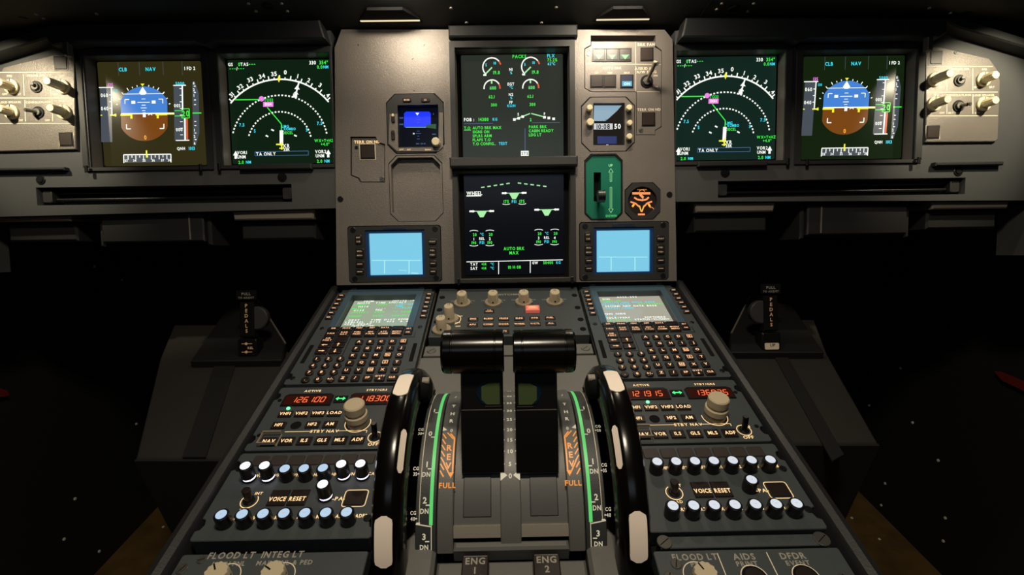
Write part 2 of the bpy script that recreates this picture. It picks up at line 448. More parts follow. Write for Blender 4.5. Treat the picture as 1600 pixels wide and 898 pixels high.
def draw_pfd(s,Tf,k):
    cx,cy=880,500; r=165; hw=143
    def seg(a0,a1,m):
        pts=[]
        for i in range(33):
            a=R(a0+(a1-a0)*i/32); x=max(-hw,min(hw,r*math.cos(a))); pts.append((cx+x,cy-r*math.sin(a)))
        pg(s,Tf,k,pts,m)
    seg(0,180,T['sky']); seg(180,360,T['grd'])
    ln(s,Tf,k,[(738,498),(1065,498)],7,'w',h=.2); ln(s,Tf,k,[(760,379),(1003,379)],4,'w',h=.2)
    pg(s,Tf,k,[(862,318),(886,318),(874,334)],T['y'],.25); pg(s,Tf,k,[(874,336),(852,372),(862,384),(888,384),(898,372)],T['w'],.25)
    for a in (20,32,45,58,68,78,102,112,122,135,148,160):
        c,q=math.cos(R(a)),math.sin(R(a)); l=20 if a in(45,135,58,122) else 12
        ln(s,Tf,k,[(cx-4+(r+2)*c,cy-(r+2)*q),(cx-4+(r+l)*c,cy-(r+l)*q)],5,'w',h=.2)
    for y,w in ((410,12),(430,38),(447,12),(464,18),(480,10)): ln(s,Tf,k,[(878-w,y),(878+w,y)],4,'w',h=.2)
    for x in (815,940): bx(s,Tf,k,x-12,420,x+12,438,T['w'],.2)
    for x,d in ((764,1),(996,-1)): ln(s,Tf,k,[(x,438),(x,412),(x+26*d,412)],5,'w',h=.2)
    for x,d in ((770,1),(1000,-1)): ln(s,Tf,k,[(x,562),(x,590),(x+26*d,590)],6,'w',h=.2)
    for x in (735,950): bx(s,Tf,k,x,500,x+72,510,T['y'],.25)
    bx(s,Tf,k,795,508,808,528,T['y'],.25); bx(s,Tf,k,957,508,970,528,T['y'],.25)
    bx(s,Tf,k,872,492,890,520,T['w'],.3); ln(s,Tf,k,[(905,508),(918,500),(930,508)],5,'w',h=.3)
    tx(s,Tf,k,'0',884,642,26,'a'); 
    bx(s,Tf,k,748,745,1040,795,T['tape']); ln(s,Tf,k,[(748,797),(748,747),(1040,747),(1040,797)],6,'w',h=.2)
    for i in range(11): ln(s,Tf,k,[(775+i*24,752),(775+i*24,766 if i%2 else 778)],5,'w',h=.2)
    for i,x in enumerate((762,815,873,930,988,1030)): tx(s,Tf,k,str(33+i)[-2:],x,783,16,'w')
    ln(s,Tf,k,[(890,722),(890,766)],9,'y',h=.3)
    bx(s,Tf,k,612,338,680,668,T['tape']); ln(s,Tf,k,[(606,338),(695,338)],6,'w',h=.2); ln(s,Tf,k,[(682,338),(682,502)],7,'w',h=.2)
    for y in (383,423,463): ln(s,Tf,k,[(668,y),(682,y)],5,'w',h=.2)
    tx(s,Tf,k,'060',638,384,22,'w'); tx(s,Tf,k,'040',638,464,22,'w'); tx(s,Tf,k,'135',678,322,20,'m'); tx(s,Tf,k,'130',708,357,16,'c')
    ln(s,Tf,k,[(612,505),(622,505)],6,'y',h=.2); ln(s,Tf,k,[(670,505),(710,505)],8,'y',h=.2); pg(s,Tf,k,[(684,505),(708,495),(708,515)],T['y'],.25)
    bx(s,Tf,k,1064,332,1124,665,T['tape']); ln(s,Tf,k,[(1062,331),(1140,331)],6,'w',h=.2); ln(s,Tf,k,[(1072,664),(1156,664)],6,'w',h=.2)
    ln(s,Tf,k,[(1117,332),(1117,478)],8,'w',h=.2); ln(s,Tf,k,[(1130,530),(1130,662)],10,'w',h=.2); ln(s,Tf,k,[(1143,532),(1143,660)],11,'r',h=.2)
    for i in range(8): ln(s,Tf,k,[(1100,350+i*40),(1117,350+i*40)],4,'w',h=.2)
    tx(s,Tf,k,'5000',1103,320,20,'c'); tx(s,Tf,k,'005',1084,452,20,'w'); tx(s,Tf,k,'000',1094,598,20,'w')
    ln(s,Tf,k,[(1068,483),(1112,483),(1112,472),(1158,472),(1158,528),(1112,528),(1112,515),(1068,515)],5,'g',h=.2)
    tx(s,Tf,k,'20',1135,500,36,'g')
    ln(s,Tf,k,[(985,503),(1066,503)],7,'y',h=.2)
    pg(s,Tf,k,[(1178,310),(1196,310),(1218,380),(1218,620),(1196,695),(1178,695)],T['tape'])
    for y,c in ((318,'6'),(358,'2'),(392,'1'),(602,'1'),(640,'2'),(682,'6')): tx(s,Tf,k,c,1188,y,17,'w')
    for y in (337,375,420,448,550,575,620,660): ln(s,Tf,k,[(1188,y),(1200,y)],5,'w',h=.2)
    ln(s,Tf,k,[(1178,499),(1232,499)],7,'g',h=.2)
    tx(s,Tf,k,'QNH',1103,713,18,'w'); tx(s,Tf,k,'1013',1170,713,20,'c')
    tx(s,Tf,k,'CLB',755,231,22,'c'); tx(s,Tf,k,'NAV',925,231,22,'c'); tx(s,Tf,k,'1 FD 2',1165,229,20,'w')
    for x in (727,855,1000,1117): ln(s,Tf,k,[(x,188),(x+3,268)],3,'dim')

def draw_nd(s,Tf,k):
    cx,cy=457,684
    arc(s,Tf,k,cx,cy,396,40,140,9,'w')
    arc(s,Tf,k,cx,cy,299,12,168,9,'w',38); arc(s,Tf,k,cx,cy,199,13,167,9,'w',26)
    for i in range(21):
        a=42+i*4.8; c,q=math.cos(R(a)),math.sin(R(a)); l=24 if i%2==0 else 12
        ln(s,Tf,k,[(cx+396*c,cy-396*q),(cx+(396+l)*c,cy-(396+l)*q)],7,'w')
    for t,x,y,a in (('31',160,378,42),('32',213,330,32),('33',275,287,22),('34',348,268,14),('35',422,255,5),('0',492,246,-4),('1',569,270,-15),('2',637,296,-25),('3',708,326,-33),('4',756,388,-42)):
        u,v=Tf(x,y); s.text(t,u,v,26*k,-18,T['w'],rot=a)
    pg(s,Tf,k,[(453,263),(463,286),(453,308),(443,286)],T['y'],.3)
    ln(s,Tf,k,[(578,300),(552,400)],9,'w',h=.2); pg(s,Tf,k,[(566,325),(582,352),(548,348)],T['w'],.25); pg(s,Tf,k,[(560,360),(574,382),(540,376)],T['w'],.25); bx(s,Tf,k,540,380,565,400,T['w'],.25)
    ln(s,Tf,k,[(182,409),(335,409)],6,'g'); ln(s,Tf,k,[(380,457),(468,560),(468,600)],6,'g')
    u,v=Tf(345,405); s.cyl(u,v,16*k,-18,-17.7,T['m'],20)
    tx(s,Tf,k,'TO33',388,412,18,'g'); bx(s,Tf,k,355,424,418,454,T['m'],.15); tx(s,Tf,k,'D134',386,438,16,'w',n=-17.8)
    bx(s,Tf,k,457,598,479,690,T['w'],.15)
    tx(s,Tf,k,'LMG',492,574,18,'c'); tx(s,Tf,k,'ROMBO',520,590,16,'c'); tx(s,Tf,k,'DECEL',508,613,17,'g')
    ln(s,Tf,k,[(435,684),(480,684)],9,'y',h=.3); ln(s,Tf,k,[(470,668),(470,716)],9,'y',h=.3); ln(s,Tf,k,[(455,708),(485,708)],7,'y',h=.3)
    tx(s,Tf,k,'XR',497,693,24,'w'); tx(s,Tf,k,'33R',500,716,20,'w')
    tx(s,Tf,k,'7.5',222,561,20,'c'); tx(s,Tf,k,'7.5',705,558,20,'c'); tx(s,Tf,k,'5',302,599,20,'c'); tx(s,Tf,k,'5',625,597,20,'c')
    for x,y in ((413,596),(378,632),(555,632)): ln(s,Tf,k,[(x-8,y-4),(x+8,y+4)],9,'w')
    ln(s,Tf,k,[(303,727),(636,727),(636,752),(303,752),(303,727)],3,'b'); tx(s,Tf,k,'TA ONLY',310,741,21,'w','l')
    for x,a,b,c in ((222,'VOR1','UNM','l'),(712,'VOR2','UNM','r')):
        tx(s,Tf,k,a,x,731,20,'w'); tx(s,Tf,k,b,x-4,757,20,'w'); tx(s,Tf,k,'2.0',x-6,790,20,'g'); tx(s,Tf,k,'NM',x+40,790,18,'c')
    for x in (183,760): pg(s,Tf,k,[(x,720),(x+16,748),(x-16,748)],T['w'],.2); bx(s,Tf,k,x-7,748,x+7,768,T['w'],.2)
    tx(s,Tf,k,'WX+T+HZ',733,664,18,'g'); tx(s,Tf,k,'+4.0°',740,686,18,'g')
    tx(s,Tf,k,'GS',154,195,20,'w'); tx(s,Tf,k,'0',208,195,22,'g'); tx(s,Tf,k,'TAS',240,195,20,'w')
    for i in range(3):
        for q in (268,): ln(s,Tf,k,[(q+i*15,196),(q+9+i*15,196)],4,'g')
        for q in (148,200): ln(s,Tf,k,[(q+i*15,222),(q+9+i*15,222)],4,'g')
    tx(s,Tf,k,'/',194,221,20,'w'); tx(s,Tf,k,'330',660,190,22,'w'); tx(s,Tf,k,'354°',728,190,22,'g'); tx(s,Tf,k,'0.0',704,217,20,'g'); tx(s,Tf,k,'NM',741,217,18,'c')

def draw_ewd(s,Tf,k):
    for dx in (0,258):
        c=(295+dx,238)
        arc(s,Tf,k,*c,60,38,225,8,'w'); arc(s,Tf,k,*c,60,15,38,10,'r'); ln(s,Tf,k,[(296+dx,240),(247+dx,287)],9,'pg'); ln(s,Tf,k,[(295+dx,172),(295+dx,184)],8,'r')
        bx(s,Tf,k,238+dx,282,258+dx,294,T['w'],.2)
        tx(s,Tf,k,'5',257+dx,223,18,'c'); tx(s,Tf,k,'10',315+dx,212,18,'c'); tx(s,Tf,k,'19.8',326+dx,273,22,'g')
        arc(s,Tf,k,295+dx,374,53,30,186,8,'w'); arc(s,Tf,k,295+dx,374,53,-5,30,10,'r')
        ln(s,Tf,k,[(293+dx,322),(293+dx,345)],10,'pg'); bx(s,Tf,k,278+dx,362,324+dx,384,T['tape'],.05); tx(s,Tf,k,'600',301+dx,373,20,'g')
        tx(s,Tf,k,'62.1',292+dx,430,20,'g'); tx(s,Tf,k,'300',307+dx,483,20,'g')
    tx(s,Tf,k,'PACKS',478,171,22,'g'); tx(s,Tf,k,'FLX',688,169,22,'c'); tx(s,Tf,k,'75.2%',697,196,20,'g'); tx(s,Tf,k,'62°C',691,221,18,'c')
    for a,b,y in (('N1','%',254),('EGT','°C',349),('N2','%',417),('FF','KG/H',468)):
        tx(s,Tf,k,a,421,y,19,'w'); tx(s,Tf,k,b,423,y+22,17,'c')
    ln(s,Tf,k,[(447,580),(548,543)],7,'pg'); ln(s,Tf,k,[(556,543),(650,568)],7,'pg')
    for x,y in ((443,581),(472,573),(499,563),(645,569),(674,574),(706,580)): bx(s,Tf,k,x-9,y-8,x+9,y+8,T['w'],.2)
    tx(s,Tf,k,'S',469,546,18,'w'); tx(s,Tf,k,'F',645,546,18,'w'); tx(s,Tf,k,'2',552,583,20,'g')
    tx(s,Tf,k,'FOB :',106,577,22,'w','l'); tx(s,Tf,k,'14380',237,577,22,'g'); tx(s,Tf,k,'KG',313,577,18,'c')
    tx(s,Tf,k,'T.O',106,632,19,'g','l'); ln(s,Tf,k,[(106,646),(152,646)],4,'g')
    for i,t in enumerate(('AUTO BRK MAX','SIGNS ON','SPLRS ARM','FLAPS T.O','T.O CONFIG..')): tx(s,Tf,k,t,163,632+i*26.3,19,'g','l')
    tx(s,Tf,k,'TEST',338,737,19,'c','l')
    for i,t in enumerate(('PARK BRK','CABIN READY','LDG LT')): tx(s,Tf,k,t,540,630+i*26.3,19,'g','l')
    ln(s,Tf,k,[(514,640),(514,786)],3,'b'); ln(s,Tf,k,[(106,604),(300,604)],3,'b'); ln(s,Tf,k,[(560,604),(750,604)],2,'b')
    bx(s,Tf,k,486,788,538,822,T['w'],.15); s.text('STS',*Tf(512,805),18*k,-17.8,blkm)

def draw_sd(s,Tf,k):
    for i in range(5):
        ln(s,Tf,k,[(229+i*44,190-i*6),(253+i*44,187-i*6)],8,'pg'); ln(s,Tf,k,[(485+i*44,162+i*6),(509+i*44,165+i*6)],8,'pg')
    tx(s,Tf,k,'WHEEL',128,228,26,'w','l'); ln(s,Tf,k,[(127,246),(230,246)],7,'w')
    for x,y,w in ((460,231,86),(234,353,86),(688,349,86)):
        ln(s,Tf,k,[(x-w,y),(x+w,y)],5,'pg'); 
        for d in (-1,1): pg(s,Tf,k,[(x+d*w,y-6),(x+d*(w-24),y-6),(x+d*(w-24),y+6),(x+d*w,y+6)],T['w'],.2); pg(s,Tf,k,[(x+d*45,y),(x+d*62,y-9),(x+d*62,y+9)],T['w'],.2)
        pg(s,Tf,k,[(x-36,y),(x+36,y),(x+12,y+42),(x-12,y+42)],T['pg'],.2)
    tx(s,Tf,k,'175',405,289,22,'g'); tx(s,Tf,k,'PSI',459,289,20,'c'); tx(s,Tf,k,'175',515,289,22,'g')
    for x in (405,517): arc(s,Tf,k,x,240,70,248,292,4,'w')
    for x0,a,b in ((235,'1','2'),(690,'3','4')):
        for d in (-1,1):
            arc(s,Tf,k,x0+d*56,560,75,67,113,4,'w'); arc(s,Tf,k,x0+d*56,520,75,247,293,4,'w')
            tx(s,Tf,k,'20',x0+d*56+6,515,20,'g'); tx(s,Tf,k,a if d<0 else b,x0+d*56,545,20,'w'); tx(s,Tf,k,'190',x0+d*56,572,20,'g')
        tx(s,Tf,k,'°C',x0,513,18,'c'); tx(s,Tf,k,'REL',x0,543,18,'w'); tx(s,Tf,k,'PSI',x0,571,20,'c')
    tx(s,Tf,k,'AUTO BRK',461,616,22,'g'); tx(s,Tf,k,'MAX',461,646,22,'g')
    ln(s,Tf,k,[(127,705),(805,701)],5,'w'); ln(s,Tf,k,[(353,706),(353,795)],5,'w'); ln(s,Tf,k,[(576,704),(576,790)],5,'w')
    tx(s,Tf,k,'TAT',180,722,20,'w'); tx(s,Tf,k,'SAT',180,751,20,'w')
    for y in (722,751): tx(s,Tf,k,'+14',249,y,20,'g'); tx(s,Tf,k,'°C',308,y,18,'c')
    tx(s,Tf,k,'10 H 08',465,747,22,'g'); tx(s,Tf,k,'GW',610,719,18,'w'); tx(s,Tf,k,'50400',702,719,20,'g'); tx(s,Tf,k,'KG',774,719,18,'c')

gp='flight display screens'
display('pl','flight_display','square screen with blue and brown attitude ball, outermost on the left','x' and scrm('lcd_olive',(50,46,22)),draw_pfd,None,(927,500),630,.045,gp)
display('nl','navigation_display','square screen with a white compass arc, left of the centre panel',scrm('lcd_green_l',(14,32,18)),draw_nd,None,(465,485),632,.047,gp)
display('ew','engine_display','square screen with round engine gauges and green checklist, top of the centre panel',scrm('lcd_grey',(44,49,42)),draw_ewd,None,(432,497),677,.01,gp)
display('sd','system_display','square black screen with the wheel page, bottom of the centre panel',scrm('lcd_black',(5,8,14)),draw_sd,None,(463,450),698,.02,gp)
display('nr','navigation_display','square screen with a white compass arc, right of the centre panel',scrm('lcd_green_r',(18,38,32)),draw_nd,None,(465,485),632,.047,gp)
display('pr','flight_display','square screen with blue and brown attitude ball, outermost on the right',scrm('lcd_green_p',(20,34,14)),draw_pfd,None,(927,500),630,.045,gp)

# a ledge bar across the centre column between its two screens
mb=MB(); q=rect(P,704,247,901,262,12); mb.box(q[0],q[1],q[2],q[3],7.2,26,bezel,2).box(q[0]+6,q[1]+4,q[2]-6,q[3]-2,7,8,blk)
tag(mb.build('ledge_bar',frame=P),'dark grey ledge bar between the upper and lower centre screens','ledge')

# ------------------------------------------------------------------ glareshield
sh=thing('glareshield','black glareshield overhanging the whole instrument panel','glareshield',P)
def gplane(n): return 392+n*.20
mb=MB(); rings=[]
prof=[(-40,384),(2,389),(60,399),(200,430),(420,490),(420,520),(200,470),(-40,440)]
for u in (-860,-650,-300,0,300,650,860):
    dz=0 if abs(u)<700 else -26
    rings.append([(u,v+dz,n) for n,v in prof])
mb.loft(rings,shield); part('underside',mb,sh)
part('visor_lip',MB().prism([(-255,366),(-262,392),(-648,389),(-650,372),(-642,361),(-600,366),(-440,365),(-426,360),(-412,366)],-2,26,visor,2),sh)
part('visor_lip',MB().prism([(256,362),(262,389),(640,384),(640,364),(628,356),(600,360),(440,360),(426,355),(412,361)],-2,26,visor,2),sh)
part('visor_lip',MB().prism([(-80,371),(-80,388),(108,387),(108,370)],3.2,14,visor,2),sh)
part('visor_end',MB().prism([(-648,389),(-812,345),(-818,326),(-640,376)],1,22,visor,2),sh)
part('visor_end',MB().prism([(636,384),(664,386),(800,344),(814,318),(804,322),(790,334),(660,372)],1,22,visor,2),sh)
for u,v in (at(P,106,76,22),at(P,1450,68,22)): part('bracket',MB().box(u-4,v-11,u+4,v+8,18,27,steel,1),sh)
def gp_at(px,py):     # point on the underside, in panel mm
    d=ray(px,py); o=CAM-PO
    # plane v = 389 + (n-2)*.172 between n=2 and n=60, steeper beyond; march along the ray
    t=.2
    best=None
    while t<1.2:
        X=o+d*t; n=X.dot(PN)*1000; v=X.dot(PV)*1000; u=X.dot(PU)*1000
        vv = 389+(n-2)*.172 if n<60 else (399+(n-60)*31/140 if n<200 else 430+(n-200)*60/220)
        if v>=vv: return u,v,n
        t+=.0005
    return u,v,n
for a in (((20,22),(28,36),(56,21),(68,28),(151,21),(388,5),(400,17),(440,5),(449,17),(729,35),(705,12)),((1120,14),(1128,5),(1168,17),(1178,5),(869,11),(1452,12),(1485,20),(1538,20),(846,35))):
    for x,y in a:
        u,v,n=gp_at(x,y); part('rivet',MB().loft([[(u+2.2*math.cos(i*math.pi/6),v-1.6,n+2.2*math.sin(i*math.pi/6)) for i in range(12)],[(u+2.2*math.cos(i*math.pi/6),v+2,n+2.2*math.sin(i*math.pi/6)) for i in range(12)]],paintd),sh)
for x,y in ((38,28),(418,10),(1147,12),(1509,20)):
    u,v,n=gp_at(x,y); part('fastener',MB().loft([[(u+7*math.cos(i*math.pi/8),v-2,n+7*math.sin(i*math.pi/8)) for i in range(16)],[(u+7*math.cos(i*math.pi/8),v+2,n+7*math.sin(i*math.pi/8)) for i in range(16)]],blkm),sh)
for a,b in (((453,0),(488,38)),((1112,0),(1087,36))):
    A=gp_at(*a); B=gp_at(*b); part('seam',MB().tube([(A[0],A[1]+.4,A[2]),(B[0],B[1]+.4,B[2])],1.1,blkm,6),sh)

def flood(name,label,x0,x1,yl,energy,tgt,lo):
    a=gp_at(x0,yl); b=gp_at(x1,yl); uc=(a[0]+b[0])/2; w=b[0]-a[0]; n=a[2]; v=a[1]
    t=thing('flood_lamp',label,'lamp',P,uc,v-.2,n,'lamps under the glareshield')
    # octagonal black housing hanging a little below the shield, its lens lip showing as a thin bright line
    def ringat(vv,e): return [(-w/2-e,vv,0),(w/2+e,vv,0),(w/2-14+e*.3,vv,34+e),(-w/2+14-e*.3,vv,34+e)]
    part('housing',MB().loft([[(-w/2-14,-1,-34),(w/2+14,-1,-34),(w/2+2,-1,0),(w/2-18,-1,30),(-w/2+18,-1,30),(-w/2-2,-1,0)],[(-w/2-14,3,-34),(w/2+14,3,-34),(w/2+2,3,0),(w/2-18,3,30),(-w/2+18,3,30),(-w/2-2,3,0)]],blkm),t)
    part('lens',MB().box(-w/2,-1.9,w/2,-1.1,-2,1.2,em('lamp_lens',(250,230,190),1.0)),t,'thin glowing cream lens')
    X=fmat(P,uc+lo[0],gplane(0)+lo[1],lo[2]).translation
    light('flood_lamp_light','AREA',X,X+Vector(tgt),energy,(1,.86,.66),.06,.012)
    return t
flood('a','glowing lamp under the glareshield above the blank upper left of the centre panel',563,656,31,.42,(.02,.10,-.35),(22,12,105))
flood('b','glowing lamp under the glareshield above the triple gear lights',932,1014,29,.58,(.0,.10,-.35),(-10,12,105))
for s,lab in ((-1,'left'),(1,'right')):
    X=fmat(P,s*745,372,190).translation; 
    t=thing('map_lamp','small black lamp housing under the glareshield above the %s corner knobs'%lab,'lamp',P,s*745,386,190,'corner lamps')
    part('housing',MB().box(-24,-4,24,30,-14,14,blkm,2),t); 
    light('map_lamp_light','SPOT',X,fmat(P,s*705,255,0).translation,5.0,(1,.88,.62),.006,spot=62,blend=.7)

# ------------------------------------------------------------------ corner control panels
def ctl_knob(parent,u,v,n,r=10.5,h=20,m=None,tip=None):
    m=m or cream
    mb=MB().cyl(0,0,r,0,3.5,m,36,.8)
    rr=[]
    for z,q in ((3.5,6.2),(h-1.2,5.6),(h,4.8)):
        rr.append([(q*(1+(.07 if i%2 else -.03))*math.cos(i*math.pi/12),q*(1+(.07 if i%2 else -.03))*math.sin(i*math.pi/12),z) for i in range(24)])
    mb.loft(rr,m); mb.box(-.5,2,.5,r,3.5,3.8,blk)
    return part('knob',mb,parent,off=(u,v,n))
def toggle(parent,u,v,n,r=8,l=20,d=(0,0),m=None,tipm=None,ringm=None):
    t=part('toggle_switch',MB().cyl(0,0,r,-.5,1.5,blk,28,.5).cyl(0,0,r*.62,1.5,4,steel,20,.6).tube([(0,0,3),(d[0]*.7,d[1]*.7,3+(l-3)*.75),(d[0],d[1],l)],[r*.22,r*.3,r*.34],m or steel,12).tube([(d[0]*.93,d[1]*.93,l-1.2),(d[0]*1.04,d[1]*1.04,l+.6)],r*.28,tipm or m or steel,12),parent,off=(u,v,n))
    return t
def corner(side):
    s=-1 if side=='left' else 1
    if s<0: Z=lambda a,b:(a/3.903,50+b/3.903)
    else: Z=lambda a,b:(1240+a/3.905,50+b/3.905)
    g=lambda a,b,n=5: at(P,*Z(a,b),n)
    t=thing('corner_control_panel','pale grey corner panel with cream rotary knobs, %smost in the photo'%side,'control panel',P,0,0,0,'corner control panels')
    if s<0: o=[(-140,120),(0,248),(20,215),(330,138),(420,134),(452,152),(462,715),(0,727),(-140,727)]
    else: o=[(805,120),(818,95),(880,88),(1195,160),(1245,230),(1262,300),(1248,655),(1230,668),(808,672)]
    pts=[g(*p) for p in o]
    part('faceplate',MB().prism(pts,0,5,panel,1),t)
    L=MB()
    def gl(pl): L.line([g(*p) for p in pl],1.0,5,paint)
    if s<0:
        gl([(-100,246),(430,246)]); gl([(-100,402),(434,402)]); gl([(-100,557),(440,557)])
        gl([(143,258),(148,388)]); gl([(306,258),(312,388)]); gl([(152,416),(156,545)]); gl([(318,416),(322,545)])
        for x,y,w,h in ((373,189,84,82),(405,655,84,84)): gl([(x-w/2,y-h/2),(x+w/2,y-h/2),(x+w/2,y+h/2),(x-w/2,y+h/2),(x-w/2,y-h/2)])
        labs=[('PFD',58,268),('PFD/ND XFR',222,265),('ND',380,268),('OFF',30,378),('BRT',112,378),('OFF',335,378),('LOUD SPEAKER',62,428),('CONSOLE/FLOOR',235,428),('WX',378,420),('OFF',125,538),('OFF',290,538)]
        btn=[(373,189,80,78),(405,655,80,80)]; kn=[(75,335,20),(385,335,26),(75,490,20),(395,490,24)]; tg=[(223,335,(0,2),7),(235,490,(-6,0),14)]; wx=[]
    else:
        gl([(812,210),(1215,210)]); gl([(810,368),(1245,366)]); gl([(805,512),(1245,510)])
        gl([(935,222),(935,355)]); gl([(1093,222),(1093,355)]); gl([(935,380),(935,500)]); gl([(1093,380),(1093,500)])
        for x,y,w,h in ((867,158,80,84),(849,611,82,82)): gl([(x-w/2,y-h/2),(x+w/2,y-h/2),(x+w/2,y+h/2),(x-w/2,y+h/2),(x-w/2,y-h/2)])
        labs=[('ND',866,228),('PFD/ND XFR',1020,226),('PFD',1165,228),('BRT',905,336),('OFF',1115,336),('BRT',1210,336),('WX',870,383),('CONSOLE/FLOOR',1010,385),('LOUD SPEAKER',1160,385),('OFF',905,493),('BRT',960,493),('OFF',1120,493)]
        btn=[(867,158,76,80),(849,611,78,78)]; kn=[(860,290,26),(1155,290,20),(855,440,24),(1155,440,20)]; tg=[(1010,297,(0,2),7),(1005,452,(5,-1),14)]
    for a,x,y in labs: 
        u,v=g(x,y); L.text(a,u,v,2.9,5,paint)
    part('markings',L,t)
    for x,y,w,h in btn:
        u,v=g(x,y); part('push_button',MB().box(-w*.13,-h*.13,w*.13,h*.13,-1,.4,blk).box(-w*.108,-h*.108,w*.108,h*.108,.4,1.2,annun,.5),t,off=(u,v,5))
    for x,y,h in kn:
        u,v=g(x,y); ctl_knob(t,u,v,5,10.5,h)
    for x,y,d,l in tg:
        u,v=g(x,y); toggle(t,u,v,5,8.6,l,d)
    if s>0: u,v=g(988,127); screw(t,u,v,5,2.4)
    return t
corner('left'); corner('right')

# ------------------------------------------------------------------ instruments of the centre panel
def inst_thing(key,name,label,cat,group=None):
    u,v,w,h,c=HO[key]; return thing(name,label,cat,P,u,v,0,group),u,v,w,h,c
def loc(u0,v0,zf,x,y,n=2):
    a,b=at(P,*zf(x,y),n); return a-u0,b-v0
def sq_button(t,u,v,w,h,m=annun,n=2,frame=blk,lit=None):
    mb=MB().box(-w/2,-h/2,w/2,h/2,-1,.5,frame).box(-w/2+1.6,-h/2+1.6,w/2-1.6,h/2-1.6,.5,1.5,m,.5)
    if lit: lit(mb,w,h)
    return part('push_button',mb,t,off=(u,v,n))

# standby instrument
t,u0,v0,w,h,c=inst_thing('isis','standby_instrument','small octagonal standby instrument with a bright blue display left of the engine screen','instrument')
f=lambda x,y,n=2: loc(u0,v0,Z3,x,y,n)
so=[f(455,560),f(740,560),f(740,850),f(455,850)]
so=[(so[0][0],so[2][1]),(so[1][0],so[2][1]),(so[1][0],so[0][1]),(so[0][0],so[0][1])]
part('bezel',MB().plate(octa(0,0,w-2.4,h-2.4,c),[so],-24,4,bezel),t)
part('lower_frame',MB().prism([f(398,620,4),f(455,620,4),f(460,858,4),f(740,856,4),f(745,610,4),f(775,610,4),f(775,850,4),f(740,882,4),f(450,882,4),f(392,828,4)],4,5,panel,.3),t)
s=MB().box(so[0][0],so[0][1],so[1][0],so[2][1],-12,-8,scrm('isis_black',(4,8,20)))
def isf(x,y): 
    a=f(x,y,-8); return a
bl=em('isis_blue',(24,52,250),1.1)
pgp=[isf(500,615),isf(515,603),isf(675,603),isf(688,615),isf(688,700),isf(650,712),isf(500,712)]
s.add([(a,b,-7.8) for a,b in pgp],[tuple(range(7))],bl)
for y,a,b in ((712,515,655),): s.line([isf(a,y),isf(b,y)],.8,-7.8,'b')
s.line([isf(510,714),isf(655,714)],.5,-7.7,'pg'); s.add([(*isf(655,695),-7.7),(*isf(725,690),-7.7),(*isf(725,725),-7.7),(*isf(655,715),-7.7)],[(0,1,2,3)],em('isis_green',(20,80,50),1))
s.text('060',*isf(482,647),2.3,-8,T['b']).text('040',*isf(482,692),2.3,-8,T['b']).text('10',*isf(568,757),2.3,-8,T['w']).text('1013 / 29.92',*isf(618,828),1.9,-8,T['b']).text('0001',*isf(710,762),2,-8,T['b']).text('5',*isf(706,620),2.2,-8,T['b'])
for y,d in ((640,8),(660,14),(680,8),(740,10),(757,18),(775,6),(795,10)): s.line([isf(600-d,y),isf(600+d,y)],.5,-7.7,'b')
s.prism([isf(580,612),isf(606,612),isf(593,630)],-7.8,-7.6,T['w'])
part('screen',s,t)
for x,lab in ((520,'BUGS'),(650,'LS')):
    a=f(x,522,4); part('push_button',MB().rbox(0,0,13,6,2.5,-.5,1.4,keym,.4).text(lab,0,0,2.2,1.4,'k'),t,off=(*a,4))
for y,m_ in ((648,cream),(770,annun)):
    a=f(425,y,4); part('push_button',MB().rbox(0,0,5.5,14,2,0,3,keym,.6).cyl(0,3.5,2.2,3,3.6,m_,12,.3),t,off=(*a,4))
L=MB(); 
for x,lab in ((482,'ATT'),(535,'RST'),(668,'BARO')): L.text(lab,*f(x,870,5),2,5,'l')
part('markings',L,t)
a=f(727,822,5); rr=[[((6+.4*(i%2))*math.cos(i*math.pi/14)*q,(6+.4*(i%2))*math.sin(i*math.pi/14)*q,z) for i in range(28)] for z,q in ((0,1),(9,.95),(10,.8))]
part('knob',MB().loft(rr,cream),t,off=(*a,5))

# blanking plate
t,u0,v0,w,h,c=inst_thing('blank','blanking_plate','blank grey recessed octagonal plate below the blue standby instrument','panel')
part('rim',MB().plate(octa(0,0,w-1.6,h-1.6,c),[octa(0,0,w-7,h-7,c-1)],-22,2.4,panel),t)
part('cover',MB().prism(octa(0,0,w-7.4,h-7.4,c-1),-22,-8,panel),t)

# terrain switch on the left
uc,vc=at(P,*Z9(195,178),2)
t=thing('terrain_switch_panel','small grey plate with one square button left of the blank octagon','control panel',P,uc,vc,0)
f=lambda x,y,n=2: loc(uc,vc,Z9,x,y,n)
part('faceplate',MB().prism(inset([(a-uc,b-vc) for a,b in h_terr][::-1],1.4),-24,.5,panel,.5),t)
u,v=f(195,133,.5); part('push_button',MB().box(-12,-12,12,12,-1,.3,paint).box(-11,-11,11,11,.3,.7,blk).box(-9.3,-9.3,9.3,9.3,.7,1.5,annun,.5),t,off=(u,v,.5))
part('markings',MB().text('TERR ON ND',*f(192,77,.5),4.2,.5,'l'),t)
screw(t,*f(275,284),.5,3.6); screw(t,*f(132,108),.5,2.6,blk)

